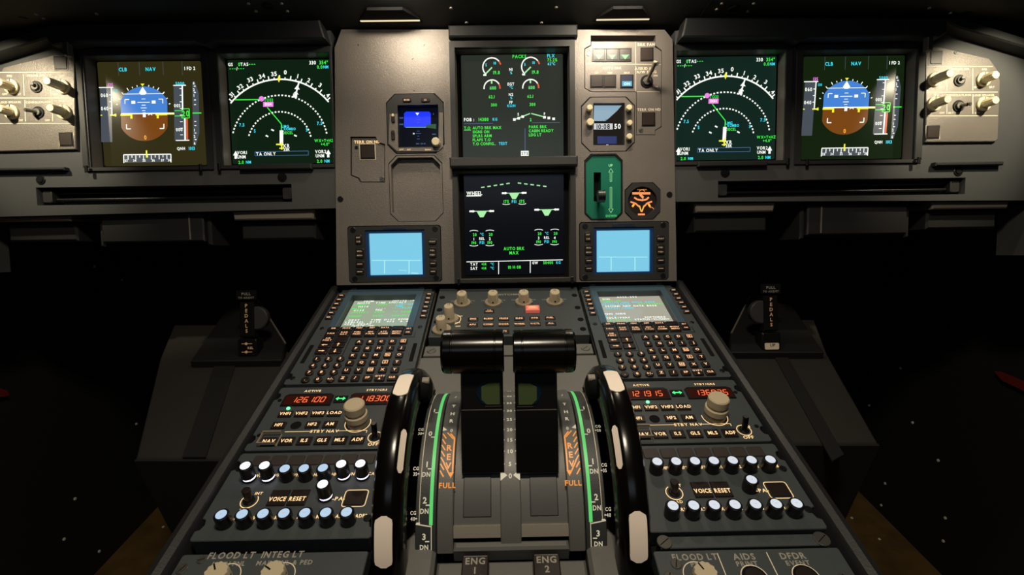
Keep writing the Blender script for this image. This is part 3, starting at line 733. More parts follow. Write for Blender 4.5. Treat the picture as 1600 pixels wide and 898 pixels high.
# datalink display units
def dcdu(key,Z,lab):
    t,u0,v0,w,h,c=inst_thing(key,'datalink_display','small pale blue datalink display with side keys, %s'%lab,'display screen','datalink displays')
    f=lambda x,y,n=2: loc(u0,v0,Z,x,y,n)
    if key=='dl': sx0,sy0,sx1,sy1=205,592,505,820; kl=[(145,625,'INIT|SUB',38,52),(153,702,'MSG-|MSG+',48,54),(153,762,'-',48,32),(153,805,'-',48,32)]; kr=[(560,636,'PRINT',46,32),(560,698,'PGE-|PGE+',42,58),(563,758,'-',42,32),(563,803,'-',42,32)]; vb=(290,428); hy=742
    else: sx0,sy0,sx1,sy1=172,533,508,790; kl=[(117,570,'INIT|SUB',42,60),(122,655,'MSG-|MSG+',52,64),(122,722,'-',50,34),(122,772,'-',50,34)]; kr=[(580,582,'PRINT',50,38),(580,652,'PGE-|PGE+',50,62),(580,720,'-',52,34),(580,772,'-',52,34)]; vb=(265,417); hy=700
    a=f(sx0,sy0,-2); b=f(sx1,sy1,-2); kx=(b[0]-a[0])/(sx1-sx0)
    op=[(a[0]-5,b[1]-3),(b[0]+5,b[1]-3),(b[0]+5,a[1]+5),(a[0]-5,a[1]+5)]
    part('housing',MB().plate(octa(0,0,w-2,h-2,3),[op],-24,3.5,bezel),t)
    part('screen_rim',MB().plate(op,[[(a[0]-.4,b[1]-.4),(b[0]+.4,b[1]-.4),(b[0]+.4,a[1]+.4),(a[0]-.4,a[1]+.4)]],-14,1,navy),t)
    s=MB().box(a[0],b[1],b[0],a[1],-8,-2,scrm('datalink_blue',(126,204,232)))
    lc=em('datalink_line',(170,235,240),1); i=lambda x,y: f(x,y,-2)
    s.line([i(sx0+14,hy),i(sx1-12,hy)],1.3,-2,lc)
    for x in vb: s.line([i(x,hy),i(x,sy1-4)],1.6,-2,lc)
    if key=='dl': s.line([i(370,797),i(415,799)],.9,-2,lc); s.line([i(440,812),i(480,816)],1.6,-2,lc)
    part('screen',s,t)
    part('top_tab',MB().box((a[0]+b[0])/2-17,a[1]+5.4,(a[0]+b[0])/2+17,min(a[1]+13,h/2-3),3.5,4.2,mat('dark_blue',(22,40,58),.4),.3),t)
    for x,y,l,kw,kh in kl+kr:
        u,v=f(x,y,4); kw*=kx; kh*=kx
        mb=MB().rbox(0,0,kw,kh,2.6,-.5,2.4,keym,.7)
        if l=='-': mb.line([(-kw*.3,0),(kw*.3,0)],.9,2.4,'ld')
        else:
            ps=l.split('|')
            for j,q in enumerate(ps): mb.text(q,0,(kh*.22 if j==0 else -kh*.22) if len(ps)>1 else 0,2.2,2.4,'ld')
        part('key',mb,t,off=(u,v,3.5))
    for sx in (-1,1):
        for sy in (-1,1): screw(t,sx*(w/2-9),sy*(h/2-6),3.5,4.2,blk)
dcdu('dl',Z9,'left of the wheel page screen'); dcdu('dr',Z10,'right of the wheel page screen')

# gear lights and autobrake panel
uc,vc=at(P,*Z5(370,300),2)
t=thing('autobrake_panel','grey panel with three green gear lights and autobrake buttons above the clock','control panel',P,uc,vc,0)
f=lambda x,y,n=2: loc(uc,vc,Z5,x,y,n)
fp=[f(*p,2) for p in ((150,110),(600,110),(600,150),(645,180),(642,708),(600,732),(600,765),(470,765),(470,462),(152,462),(107,438),(107,164),(150,140))]
part('faceplate',MB().prism(inset(fp[::-1],1) if False else fp,-24,2,panel,.5),t)
L=MB(); 
for pl in ([(112,268),(640,272)],[(460,112),(464,268)],[(464,282),(464,462)],[(470,463),(632,463)]): L.line([f(*p) for p in pl],.6,2,paint)
for a,x,y,hh in (('LDG GEAR',300,130,3),('BRK FAN',538,132,4),('AUTO BRK',298,297,3.6),('LO',190,330,2.4),('MED',283,330,2.4),('MAX',402,330,2.4),('A/SKID &',515,300,3.8),('N/W STRG',540,325,3.8),('ON',602,350,2.8),('OFF',603,430,2.8),('TERR ON ND',556,588,3.8)): L.text(a,*f(x,y),hh,2,paint)
part('markings',L,t)
def tri(mb,w,h):
    mb.add([(-w*.36,0,1.55),(w*.36,0,1.55),(w*.36,-h*.3,1.55),(-w*.36,-h*.3,1.55)],[(0,1,2,3)],em('dim_green',(44,104,72),1))
    mb.add([(-w*.3,-h*.02,1.6),(w*.3,-h*.02,1.6),(0,-h*.36,1.6)],[(0,1,2)],T['pg'])
def onlit(mb,w,h):
    mb.add([(-w*.36,-h*.36,1.55),(w*.36,-h*.36,1.55),(w*.36,0,1.55),(-w*.36,0,1.55)],[(0,1,2,3)],em('lit_cyan',(90,190,220),1)); mb.text('ON',0,-h*.18,4,1.5,T['w'])
part('light_frame',MB().plate([f(163,252),f(430,252),f(430,158),f(163,158)],[[f(170,246),f(424,246),f(424,164),f(170,164)]],2,3.4,blk),t)
for x in (204,297,388): u,v=f(x,205); sq_button(t,u,v,20,19.5,annun,2,blk,tri)
for x,y,w_,h_ in ((542,203,19.5,20),(190,392,20,19.5),(282,392,19,19.5),(553,657,20,20.5)): u,v=f(x,y); sq_button(t,u,v,w_,h_)
u,v=f(401,392); sq_button(t,u,v,20,20,mat('annun_blue',(40,44,66),.35),2,blk,onlit)
u,v=f(540,392); b=toggle(t,u,v,2,9.5,30,(4,17),mat('grey_lever',(120,112,100),.4),cream)
for p in ((135,201),(611,266),(500,733)): screw(t,*f(*p),2,3.2,steel)

# clock
t,u0,v0,w,h,c=inst_thing('clock','cockpit_clock','octagonal digital clock reading 10:08 with cream push knobs','clock')
f=lambda x,y,n=2: loc(u0,v0,Z5,x,y,n)
so=[f(160,845,-4),f(380,845,-4),f(380,552,-4),f(160,552,-4)]
part('bezel',MB().plate(octa(0,0,w-2.4,h-2.4,c),[so],-24,3,panel),t)
s=MB().prism(so,-10,-4,scrm('clock_dark',(30,27,24),.1)); i=lambda x,y: f(x,y,-4)
s.prism([i(172,560),i(365,560),i(330,600),i(255,668),i(168,668)],-4,-3.8,em('clock_glare',(140,170,188),1))  # glare on the clock glass, painted in as a pale glowing patch
s.prism([i(170,686),i(302,686),i(302,728),i(170,728)],-4,-3.8,em('clock_seg_back',(205,208,210),1)); s.text('10:08',*i(236,707),7.4,-3.8,blkm,wf=.85); s.text('50',*i(336,705),7.4,-4,T['w'],wf=.9)
s.prism([i(195,775),i(330,775),i(330,828),i(195,828)],-4,-3.8,em('clock_blue',(26,44,104),1)); s.text('UTC',*i(265,662),2.2,-3.7,blkm); s.text('ET',*i(265,838),2,-4,'w')
part('screen',s,t)
for x,y,q in ((135,585,1),(140,685,1.25),(410,585,1),(415,690,.9),(412,785,1)):
    u,v=f(x,y,3); part('knob',MB().cyl(0,0,3.6*q,0,3,cream,20,.3).cyl(0,0,4.3*q,3,9,cream,24,.9),t,off=(u,v,3))
for x,y in ((110,525),(440,525),(110,860),(440,860)): pass

# landing gear lever
t,u0,v0,w,h,c=inst_thing('gear','landing_gear_panel','green octagonal plate with a slot and up and down arrows','control panel')
f=lambda x,y,n=2: loc(u0,v0,Z10,x,y,n)
sl=[f(154,345),f(200,345),f(200,160),f(154,160)]
part('rim',MB().plate(octa(0,0,w-1.6,h-1.6,c),[octa(0,0,w-5,h-5,c-1)],-22,4,blk),t)
part('faceplate',MB().plate(octa(0,0,w-5.4,h-5.4,c-1),[sl],-20,2,greenp),t)
part('slot_back',MB().box(sl[0][0]-1,sl[0][1]-1,sl[1][0]+1,sl[2][1]+1,-21,-16,blkm),t)
L=MB()
for y0,y1,d in ((135,218,1),(418,255,-1)):
    L.line([f(263-5,y0+24*d),f(263-5,y1),f(263+6,y1),f(263+6,y0+24*d)],.5,2,T['pg']); L.line([f(258,y0+24*d),f(249,y0+24*d),f(263,y0),f(278,y0+24*d),f(269,y0+24*d)],.5,2,T['pg'])
L.text('UP',*f(262,115),3.6,2,T['pg']).text('DOWN',*f(265,437),3.2,2,T['gl'])
part('markings',L,t)
a=f(178,310,2)
lv=thing('gear_lever','short dark lever with wheel-shaped handle in the green plate','lever',P,u0+a[0],v0+a[1],2)
part('arm',MB().tube([(0,0,-16),(0,0,8),(0,-3,24)],[3.4,3.4,3],blk,12),lv); 
part('handle',MB().cyl(0,0,4,24,28,steel,20,.8,tilt=(0,0)).loft([[(x,-4+9*math.cos(j*math.pi/12),30+9*math.sin(j*math.pi/12)) for j in range(24)] for x in (-5,-4,4,5)],blk),lv)

# brake pressure gauge
t,u0,v0,w,h,c=inst_thing('gauge','brake_gauge','octagonal brake pressure gauge with glowing orange scale beside the green gear plate','gauge')
f=lambda x,y,n=2: loc(u0,v0,Z10,x,y,n)
ctr=f(462,345,1); rad=22
cir=[(ctr[0]+rad*math.cos(i*math.pi/20),ctr[1]+rad*math.sin(i*math.pi/20)) for i in range(40)]
part('bezel',MB().plate(octa(0,0,w-2,h-2,c),[cir],-22,4,bezel),t)
s=MB().cyl(ctr[0],ctr[1],rad,-10,-2,mat('gauge_face',(34,18,12),.4),40); i=lambda x,y: f(x,y,-2)
o_=em('gauge_orange',(250,150,90),1.1); 
s.line([i(400,294),i(515,294)],3.2,-2,o_); s.line([i(412,320),i(432,333),i(462,338),i(490,333),i(505,318)],2.6,-2,o_); s.line([i(448,300),i(470,322)],3.6,-1.9,o_)
s.line([i(388,348),i(420,358),i(445,380)],2.4,-2,o_); s.line([i(526,346),i(495,356),i(475,378)],2.4,-2,o_); s.line([i(445,372),i(458,412)],2,-2,T['a']); s.line([i(475,372),i(460,412)],2,-2,T['a']); s.line([i(436,428),i(480,428)],2.6,-2,o_)
s.line([i(400,380),i(412,362)],3,-2,T['a']); s.line([i(502,360),i(514,380)],3,-2,T['a'])
s.ring(*i(462,290),4,4.8,-2,-1.8,o_,20,160); s.ring(*i(520,400),3.6,4.4,-2,-1.8,o_,-90,120)
s.text('ACCU PRESS',*i(462,270),1.6,-2,'o').text('BRAKES',*i(462,440),1.5,-2,'o')
part('face',s,t)
part('needle',MB().tube([(*i(462,345),-1),(*i(470,318),-1)],.5,paint,6),t)

# ------------------------------------------------------------------ pedestal body
pd=thing('pedestal','dark grey pedestal console running down the middle between the two footwells','console',K,0,440,0)
body=MB()
body.loft([[(-262,y,-18),(-240,y,-420),(240,y,-420),(262,y,-18),(114,y,-18),(114,y,-64),(-114,y,-64),(-114,y,-18)] for y in (-330,-190,0,232)],blkm)
part('body',body,pd)
for s in (-1,1):
    r=[]
    for y in (-340,246):
        r.append([(s*261,y,-30),(s*261,y,-3),(s*263.5,y,1.5),(s*269,y,3.5),(s*274.5,y,1.5),(s*277,y,-4),(s*277,y,-30)])
    part('side_rail',MB().loft(r,mat('rail_black',(34,34,36),.42,bump=.4,bscale=500)),pd)
    part('unit_rail',MB().box(s*110.5,-98,s*113.5,240,-17,-9,steel),pd)
# centre decks
deck=MB().prism([(-110,102-2),(-110,-14),(-114,-14),(-114,101)],-17,-13,pedd)
dk=MB()
dk.prism([(-110,440-440+5),(-84,5),(-84,-20),(84,-20),(84,5),(110,5),(110,66),(-110,66)],-17,-6,pedd,.6)
part('upper_deck',dk,pd)
part('screw_strip',MB().prism([(-107,67.5),(107,67.5),(107,88),(-107,88)],-17,-4,pedd,.8),pd)
for s in (-1,1): screw(pd,s*98,78,-4,6,steel,45)
part('step_strip',MB().box(-106,88.5,106,101,-17,-12,bezel),pd)

def outline(w,h,nt=True,side=(1,1)):
    a,b=w/2,h/2
    if not nt: return rrect(0,0,w,h,2)
    def notch(s,y): 
        return [(s*a,y-6*s*-1*-1 if False else y+ (-6 if s>0 else 6)),(s*(a-3.5),y+(-4.5 if s>0 else 4.5)),(s*(a-5),y),(s*(a-3.5),y+(4.5 if s>0 else -4.5)),(s*a,y+(6 if s>0 else -6))]
    yy=b-15
    return [(-a+2,-b),(a-2,-b),(a,-b+2)]+notch(1,-yy)+notch(1,yy)+[(a,b-2),(a-2,b),(-a+2,b),(-a,b-2)]+notch(-1,yy)+notch(-1,-yy)+[(-a,-b+2)]

# ------------------------------------------------------------------ keypad display units
def mcdu(side,uc,label):
    t=thing('keypad_display_unit',label,'keypad unit',K,uc,569,0,'keypad display units of the pedestal')
    s0=569
    so=[(-49,569-s0),(47.5,569-s0),(47.5,658-s0),(-49,658-s0)]
    part('faceplate',MB().plate(outline(146,236),[so],-16,0,ped),t)
    part('screen_surround',MB().plate([(-58,567-s0),(57,567-s0),(57,676-s0),(-58,676-s0)],[so],0,1.2,mat('blue_grey',(66,86,100),.3)),t)
    # lcd, recessed
    bg=scrm('mcdu_lcd_'+side,(156,170,146) if side=='l' else (170,167,150),.15)
    n=-9
    s=MB().box(-47.5,590-s0-9,50.5 if side=='l' else 50.5,676-s0-12,n-2,n,bg)
    X0,X1,Y1,Y0=-45,48,661-s0-2,592-s0-8
    def row(i): return Y1-(i+.5)*(Y1-Y0)/14
    def t_(r,c,txt,m,cap=4.1): s.text(txt,X0+(X1-X0)*c/24,row(r),cap,n,T[m],'l',wf=1.0,mono=(X1-X0)/24)
    if side=='l':
        rows=[(0,3,'FROM','w'),(0,14,'INT135 ->','w'),(1,1,'RDSSE','w'),(1,8,'TIME SPD/ALT','w'),(2,0,'LEMG31','g'),(2,9,'0000','g'),(2,16,'140/1690','c'),(3,2,'H310','w'),(3,16,'7NM','c'),(4,0,'MA433','g'),(4,9,'----','w'),(4,15,'---/FL045','c'),(5,1,'C135','w'),(5,9,'TRK','w'),(6,0,'(DECEL)','g'),(6,9,'0004','g'),(6,16,'"/ 2040','g'),(8,0,'PEKOP','g'),(8,9,'0009','g'),(8,16,'250/FL10','g'),(10,1,'DEST','w'),(10,9,'TIME','w'),(10,14,'DIST EFOB','w'),(11,0,'LEBL32L','w'),(11,9,'0112','w'),(11,15,'473  8.4','w'),(12,0,'<SEL DELAY','w'),(13,3,'CHECK GW','w')]
    else:
        rows=[(0,7,'A320-200','w'),(1,1,'ENG','w'),(2,0,'CFM56-5B','g'),(3,1,'ACTIVE NAV DATA BASE','c'),(4,0,'28JAN-25FEB','c'),(4,14,'TC11500001','g'),(5,1,'SECOND NAV DATA BASE','w'),(6,0,'<25FEB-25MAR','c'),(9,0,'CHG CODE','w'),(10,0,'[  ]','c'),(11,0,'IDLE/PERF','w'),(11,14,'SOFTWARE','w'),(12,0,'+0.0/+0.0','g'),(12,10,'STATUS/XLOAD>','w')]
    for r,c,txt,m in rows: t_(r,c,txt,m)
    part('screen',s,t)
    keyg=MB
    def key(u,v,w,h,rad,lab,cap=4.2,m='k',nm='key',hh=2.6,boxd=False,two=None):
        mb=MB().rbox(0,0,w,h,rad,-.5,hh,keym,.6)
        if boxd: mb.line([(-w*.3,-h*.3),(w*.3,-h*.3),(w*.3,h*.3),(-w*.3,h*.3),(-w*.3,-h*.3)],.7,hh,m); mb.text(lab,0,0,cap*.85,hh,m)
        elif lab=='^': mb.line([(0,-3),(0,3)],1,hh,m).prism([(-1.8,1),(1.8,1),(0,4)],hh,hh+.1,T[m])
        elif lab=='v': mb.line([(0,-3),(0,3)],1,hh,m).prism([(-1.8,-1),(1.8,-1),(0,-4)],hh,hh+.1,T[m])
        elif lab=='<': mb.line([(-3.5,0),(3.5,0)],1,hh,m).prism([(-1,1.6),(-1,-1.6),(-4,0)],hh,hh+.1,T[m])
        elif lab=='>': mb.line([(-3.5,0),(3.5,0)],1,hh,m).prism([(1,1.6),(1,-1.6),(4,0)],hh,hh+.1,T[m])
        elif lab=='-': mb.line([(-w*.28,0),(w*.28,0)],1.5,hh,m)
        elif '|' in lab:
            a,b=lab.split('|'); mb.text(a,0,2.3,2.9,hh,m,wf=.95).text(b,0,-2.3,2.9,hh,m,wf=.95)
        elif lab: mb.text(lab,0,0,cap,hh,m,wf=1.0 if len(lab)<3 else .8)
        part(nm,mb,t,off=(u,v-s0,0))
    for i in range(6):
        key(-65,655.5-i*12.5,9.5,6.2,1.4,'-',nm='line_select_key',m='k'); key(67,655.5-i*12.5,9.5,6.2,1.4,'-',nm='line_select_key',m='k')
    for i,l in enumerate(('DIR','PROG','PERF','INIT','DATA','')): key(-49+i*17.3,564.3,15.6,8.2,1.2,l,3.1)
    for i,l in enumerate(('F-PLN','RAD|NAV','FUEL|PRED','SEC|F-PLN','ATC|COMM','MCDU|MENU')): key(-49+i*17.3,552,15.6,12.4,1.2,l,2.9)
    key(-49,538.4,15.6,12,1.2,'AIR|PORT'); key(-31.8,538.4,15.6,12,1.2,'')
    key(-49,525.8,15.2,9.4,1.2,'<'); key(-31.8,525.8,15.2,9.4,1.2,'^'); key(-49,512.8,15.2,9.4,1.2,'>'); key(-31.8,512.8,15.2,9.4,1.2,'v')
    key(52.5,560.8,10.5,7.6,1,'BRT',2.6); key(52.5,552.2,10.5,7,1,'DIM',2.4)
    LT='ABCDEFGHIJKLMNOPQRSTUVWXYZ/'; 
    for i,ch in enumerate(LT): key(-6.7+(i%5)*14.25,531.8-(i//5)*14.7,9.6,9.6,1.6,ch,4.4,boxd=ch in 'ENSW')
    key(-6.7+2*14.25,458.3,10.6,9.6,1.4,'SP',3.6); key(-6.7+3*14.25,458.3,11.6,10.4,1.4,'OVFY|\u0394'); key(-6.7+4*14.25,458.3,11.6,9.6,1.4,'CLR',3.4)
    for i,ch in enumerate(('1','2','3','4','5','6','7','8','9','.','0','+/-')): 
        key(-49.6+(i%3)*14.45,496.5-(i//3)*13.15,9.8,9.8,4.8,ch,4.2)
    part('slot_vent',MB().rbox(0,0,5,38,1,-.2,.5,blkm),t,off=(-66,510-s0,0)); part('slot_vent',MB().rbox(0,0,5,38,1,-.2,.5,blkm),t,off=(66,510-s0,0))
    part('frame_line',MB().line([(-58,505-s0),(-21,505-s0),(-21,544-s0),(62,544-s0),(62,558-s0)],.8,0,blk,.25),t)
    for a in ((-52,678),(52,678)): part('sensor',MB().rbox(0,0,8,3.4,1.6,-.2,.6,mat('sensor_grey',(150,165,165),.5)),t,off=(a[0],a[1]-s0,1))
    for a in ((-66,462),(66,462),(-66,568),(66,568)): screw(t,a[0],a[1]-s0,0,3,blk)
    return t
mcdu('l',-185.4,'left keypad display unit of the pedestal, its screen full of white text')
mcdu('r',184.0,'right keypad display unit of the pedestal, its beige screen half empty')

# ------------------------------------------------------------------ radio panels
def radio(side,uc,act,stb,label):
    t=thing('radio_panel',label,'radio panel',K,uc,399,0,'radio panels'); s0=399
    if side=='l': w1=[(-62,414.3),(-9,414.3),(-9,429),(-5-53,432),(-62,428)]
    part('faceplate',MB().prism(outline(146,94),-16,0,ped,.6),t)
    m=MB()
    red=mat('display_maroon',(40,12,8),.2,emit=(46,12,6),es=.6)
    for a,b in ((-62,-8),(11,63)):
        m.prism([(a,414-s0),(b,414-s0),(b,430-s0),(b-4,433-s0),(a+4,433-s0),(a,430-s0)],.0,1.6,blk,.4)
        m.prism([(a+2,415.5-s0),(b-2,415.5-s0),(b-2,429.5-s0),(a+2,429.5-s0)],1.5,1.7,red)
    m.seg7(act,-52,418.6-s0,8.0,1.7,'s',adv=6.3,shear=.12,wd=.09); m.seg7(stb,20,418.6-s0,8.0,1.7,'s',adv=6.3,shear=.12,wd=.09)
    part('display_window',m,t)
    L=MB().text('ACTIVE',-35,439-s0,3.4,0,'l').text('STBY/CRS',37,439-s0,3.2,0,'l')
    L.line([(-42,376.3-s0),(-14,376.3-s0)],.6,0,'l').line([(10,376.3-s0),(41,376.3-s0),(41,373-s0)],.6,0,'l').text('STBY NAV',-2,376.3-s0,3.8,0,'l')
    L.text('OFF',51.5,357.5-s0,4,0,'l').text('N',57.5,372-s0,3.4,0,'l')
    L.ring(51.3,367-s0,6.6,7.3,0,.15,T['l']); L.ring(29,387-s0,12.6,13.3,0,.15,T['l'],170,385)
    part('markings',L,t)
    def b(u,v,w,h,l,cap=3.9,m_='k'): part('push_button',MB().box(-w/2,-h/2,w/2,h/2,-.4,1.8,keym,.4).text(l,0,0,cap*1.12,1.8,'kr',wf=.84),t,off=(u,v-s0,0))
    for i,l in enumerate(('VHF1','VHF2','VHF3','LOAD')): b(-51+i*17.3,401.3,14,9,l)
    for x,l in ((-51.3,'HF1'),(-16.7,'HF2'),(1.2,'AM')): b(x,384.8,14,9.2,l)
    for i,l in enumerate(('NAV','VOR','ILS','GLS','MLS','ADF')): b(-52+i*17.4,362.5,14,10.5,l)
    part('push_button',MB().box(-7,-5.2,7,5.2,-.4,1.6,blk,.4).line([(-3.6,0),(3.6,0)],1.4,1.6,'G').prism([(-5.4,0),(-2.6,2.6),(-2.6,-2.6)],1.6,1.75,T['G']).prism([(5.4,0),(2.6,2.6),(2.6,-2.6)],1.6,1.75,T['G']),t,off=(1,423.5-s0,0),label='green lit double arrow button')
    part('lamp',MB().cyl(0,0,1.9,0,1.4,em('lamp_green_bright',(110,255,160),2.2),16,.4),t,off=(-51.5 if side=='l' else -34.5,410.5-s0,0),label='small green glowing lamp')
    part('lamp',MB().cyl(0,0,5.4,-.3,.5,blkm,28),t,off=(-34,385-s0,0))
    gm=mat('guard_edge',(150,138,120),.35); g=part('guard',MB().box(-9,6.6,9,7.6,3,6,gm).box(-9,-8.4,9,-7.4,3,6,gm).box(-9.4,-8.4,-8.6,7.6,2,5,gm).box(8.6,-8.4,9.4,7.6,.2,1.4,gm),t,off=(-52,364.5-s0,0),label='clear guard around the NAV button, only its light edges built')  # light edges of a clear guard, built as pale bars
    k=part('dual_knob',MB().cyl(0,0,10.8,.2,7,mat('knob_skirt',(120,110,92),.5),48,.6).cyl(0,0,11.4,7,14,beige,48,1).cyl(0,0,9.2,14,17,beige,48).cyl(0,0,10.4,17,26,beige,48,1.2),t,off=(29,387-s0,0))
    part('toggle_switch',MB().cyl(0,0,5,-.4,1.6,blk,28,.4).cyl(0,0,2.9,1.6,15,gloss,20,.5,tilt=(0,3)).cyl(0,3,2.3,15,15.4,steel,16),t,off=(51.3,367-s0,0))
    for a in ((-66,424),(-66,372),(66,424),(66,372)): screw(t,a[0],a[1]-s0,0,2.2,blkm)
radio('l',-185.6,'126.100','118.300','radio panel left of the thrust levers reading 126.100')
radio('r',184.0,'121.915','136.975','radio panel right of the thrust levers reading 121.915')

# ------------------------------------------------------------------ audio panels
def audio(side,uc,label,popped):
    t=thing('audio_panel',label,'audio panel',K,uc,303,0,'audio panels'); s0=303
    part('faceplate',MB().prism(outline(146,92),-16,0,ped,.6),t)
    tops=('VHF1','VHF2','VHF3','HF1','HF2','INT','CAB'); bots=('VOR1','VOR2','MKR','ILS','MLS','ADF1','ADF2')
    for i in range(7): part('push_button',MB().rbox(0,0,14.6,12,2,-.4,1.2,mat('button_taupe',(52,46,44),.45),.4),t,off=(-50+i*16.7,338.6-s0,0))
    L=MB()
    for i in range(7): L.text(tops[i],-42.5+i*17,321.5-s0,3.4,0,'l',wf=.8); L.text(bots[i],-42+i*17,277.5-s0,3.4,0,'l',wf=.8)
    L.text('-PA-',36.5,295-s0,3.8,0,'l').text('INT',-36,302-s0,2.8,0,'l').text('RAD',-41,285-s0,2.8,0,'l')
    L.ring(-41,294.3-s0,6.8,7.5,0,.15,T['l'],120,400)
    q=rrect(50.5,295-s0,20,17,2.5); L.line(q+[q[0]],.7,0,'l')
    part('markings',L,t)
    part('push_button',MB().rbox(0,0,17.5,14.5,2,-.4,1.2,keym,.4),t,off=(50.5,295-s0,0))
    for x,l in ((-16.4,'VOICE'),(.9,'RESET')): part('push_button',MB().box(-7.9,-8,7.9,8,-.4,1.6,keym,.5).text(l,0,-1.8,4.4,1.6,'kr',wf=.76),t,off=(x,296.3-s0,0))
    part('toggle_switch',MB().cyl(0,0,5,-.4,1.6,blk,28,.4).cyl(0,0,3.0,1.6,12,keym,20,.5,r2=3.6,tilt=(-1,2)),t,off=(-41,294.3-s0,0))
    capd=em('knob_cap_'+side,(188,215,240) if side=='l' else (222,228,238),.95); capb=em('knob_cap_lit',(240,240,255),2.0); glow=em('knob_glow',(225,220,255),3.2)
    pos=[(-51+i*17.1,318,i) for i in range(7)]+[(-50.6+i*17,271.8,7+i) for i in range(7)]+[(25,296.3,14)]
    for u,v,i in pos:
        up=i in popped; h=17 if up else 12.5
        mb=MB().cyl(0,0,5.9,0,2.5 if up else 3,blk,28)
        if up: mb.cyl(0,0,5.5,2.5,4.4,glow,28).cyl(0,0,6,4.4,h,blk,28,.6)
        else: mb.cyl(0,0,6.1,3,h,blk,28,.6)
        mb.cyl(0,0,4.3,h-.2,h+.5,capb if up else capd,24,.3).line([(-1.2,0),(1.2,0)],.35,h+.5,paint,.02)
        part('volume_knob',mb,t,label='raised knob with a lit ring' if up else None,off=(u,v-s0,0))
    for a in ((66,318),(66,275)) if side=='r' else ((-66,330),(66,275)): screw(t,a[0],a[1]-s0,0,3.4,blk)
audio('l',-185.6,'audio panel left of the trim wheels with five brightly lit raised knobs',(0,1,5,6,14))
audio('r',184.0,'audio panel right of the trim wheels with evenly pale capped knobs',())

# ------------------------------------------------------------------ lower side panels
def big_knob(t,u,v,n=0,a=120,h=8,r=8.4):
    m=MB().cyl(0,0,8.8,0,4,mat('knob_skirt',(120,110,92),.5),40,.8)
    rr=[]
    for z,q in ((4,.86),(h-2,.86),(h-1.8,1),(h+4,1),(h+5,.94)):
        rr.append([(r*q*(1+.045*math.cos(12*th))*math.cos(th),r*q*(1+.045*math.cos(12*th))*math.sin(th),z) for th in [i*math.pi/48 for i in range(96)]])
    m.loft(rr,beige); c,s_=math.cos(R(a)),math.sin(R(a)); m.line([(r*.25*c,r*.25*s_),(r*.95*c,r*.95*s_)],1.2,h+5,blk,.15)
    return part('knob',m,t,off=(u,v,n))
t=thing('flood_light_panel','dark lower left panel with two ribbed beige knobs under FLOOD LT and INTEG LT','control panel',K,-185.6,219,-3)
part('faceplate',MB().prism(rrect(0,0,146,58,2),-14,0,ped,.6),t)
L=MB().text('FLOOD LT',-34,27.5,5.4,0,paintd,wf=.92).text('INTEG LT',6,27.5,5.4,0,paintd,wf=.92).text('MAIN PNL',-33,20.6,3.7,0,paintd).text('MAIN PNL & PED',10,20.6,3.7,0,paintd)
for x in (-30.4,10.8): L.ring(x,10,10.2,10.9,0,.15,paint,-40,110)
part('markings',L,t)
big_knob(t,-32,6,0,125); big_knob(t,9.4,6,0,150)
screw(t,-67,17,0,4.4,steel,60); screw(t,-56,24,0,3.2,steel,20)
t=thing('blank_strip','narrow blank grey strip with a screw at each end below the right audio panel','panel',K,184,250,-3)
part('faceplate',MB().prism([(-66,-5.2),(-66,5),(66,5),(66,-5.2)],-14,0,ped,.5),t)
screw(t,-62,0,.2,6,steel); screw(t,64,0,.2,6.4,steel)
t=thing('print_event_panel','dark lower right panel with one ribbed knob and the words AIDS and DFDR','control panel',K,184,214,-3)
part('faceplate',MB().prism(rrect(0,0,146,58,2),-14,0,ped,.6),t)
L=MB().text('FLOOD LT',-42,23.5,5.2,0,paintd,wf=.92).text('PED',-42,17.5,3.9,0,paintd).text('AIDS',-4,23,5.2,0,paintd).text('PRINT',-4,17.2,3.9,0,paintd).text('DFDR',34,22.8,5.2,0,paintd).text('EVENT',35,17,3.9,0,paintd)
for x in (-23.5,15): L.line([(x,26),(x,-26)],.7,0,paint)
L.ring(-44.4,9,10.2,10.9,0,.15,paint,60,220); L.ring(-2.5,6,9.6,10.3,0,.15,paint); L.ring(36,5.6,9.6,10.3,0,.15,paint)
part('markings',L,t)
big_knob(t,-42.6,3.5,0,115)
for x in (-2.5,36): part('push_button',MB().cyl(0,0,9.2,-1,.6,blkm,36).cyl(0,0,7.6,.6,1.6,keym,36,.6),t,off=(x,5.8,0))
for a in ((-66,18),(-66,12),(62,8)): screw(t,a[0]+(8 if a[1]==18 else 0),a[1]-(0 if a[1]==18 else 4),0,4.2,steel,70)

# ------------------------------------------------------------------ switching panel between the keypad units
t=thing('switching_panel','grey panel with four beige rotary knobs in a row between the keypad screens','control panel',K,1,613,0); s0=613
part('faceplate',MB().prism([(-106,-70),(-106,63),(106,63),(106,-70)],-16,0,ped,.6),t)
L=MB().text('SWITCHING',0,654-s0,5,0,paintd)
for i,u in enumerate((-66.5,-21.5,23.3,68.5)):
    L.text('CAPT',u-14,637-s0,2.4,0,paintd).text('F/O',u+14,637-s0,2.4,0,paintd); L.text('3',u+12,631-s0,2.6,0,paintd).text('3',u-12,631-s0,2.6,0,paintd)
L.ring(-81,586-s0,14,14.8,0,.15,T['l'],-60,100).ring(-89,560-s0,12.5,13.3,0,.15,T['l'],80,260)
L.text('OFF',-68,594-s0,2.6,0,'l').text('BRT',-70,577-s0,2.6,0,'l').text('OFF',-69,568-s0,2.6,0,'l')
part('markings',L,t)
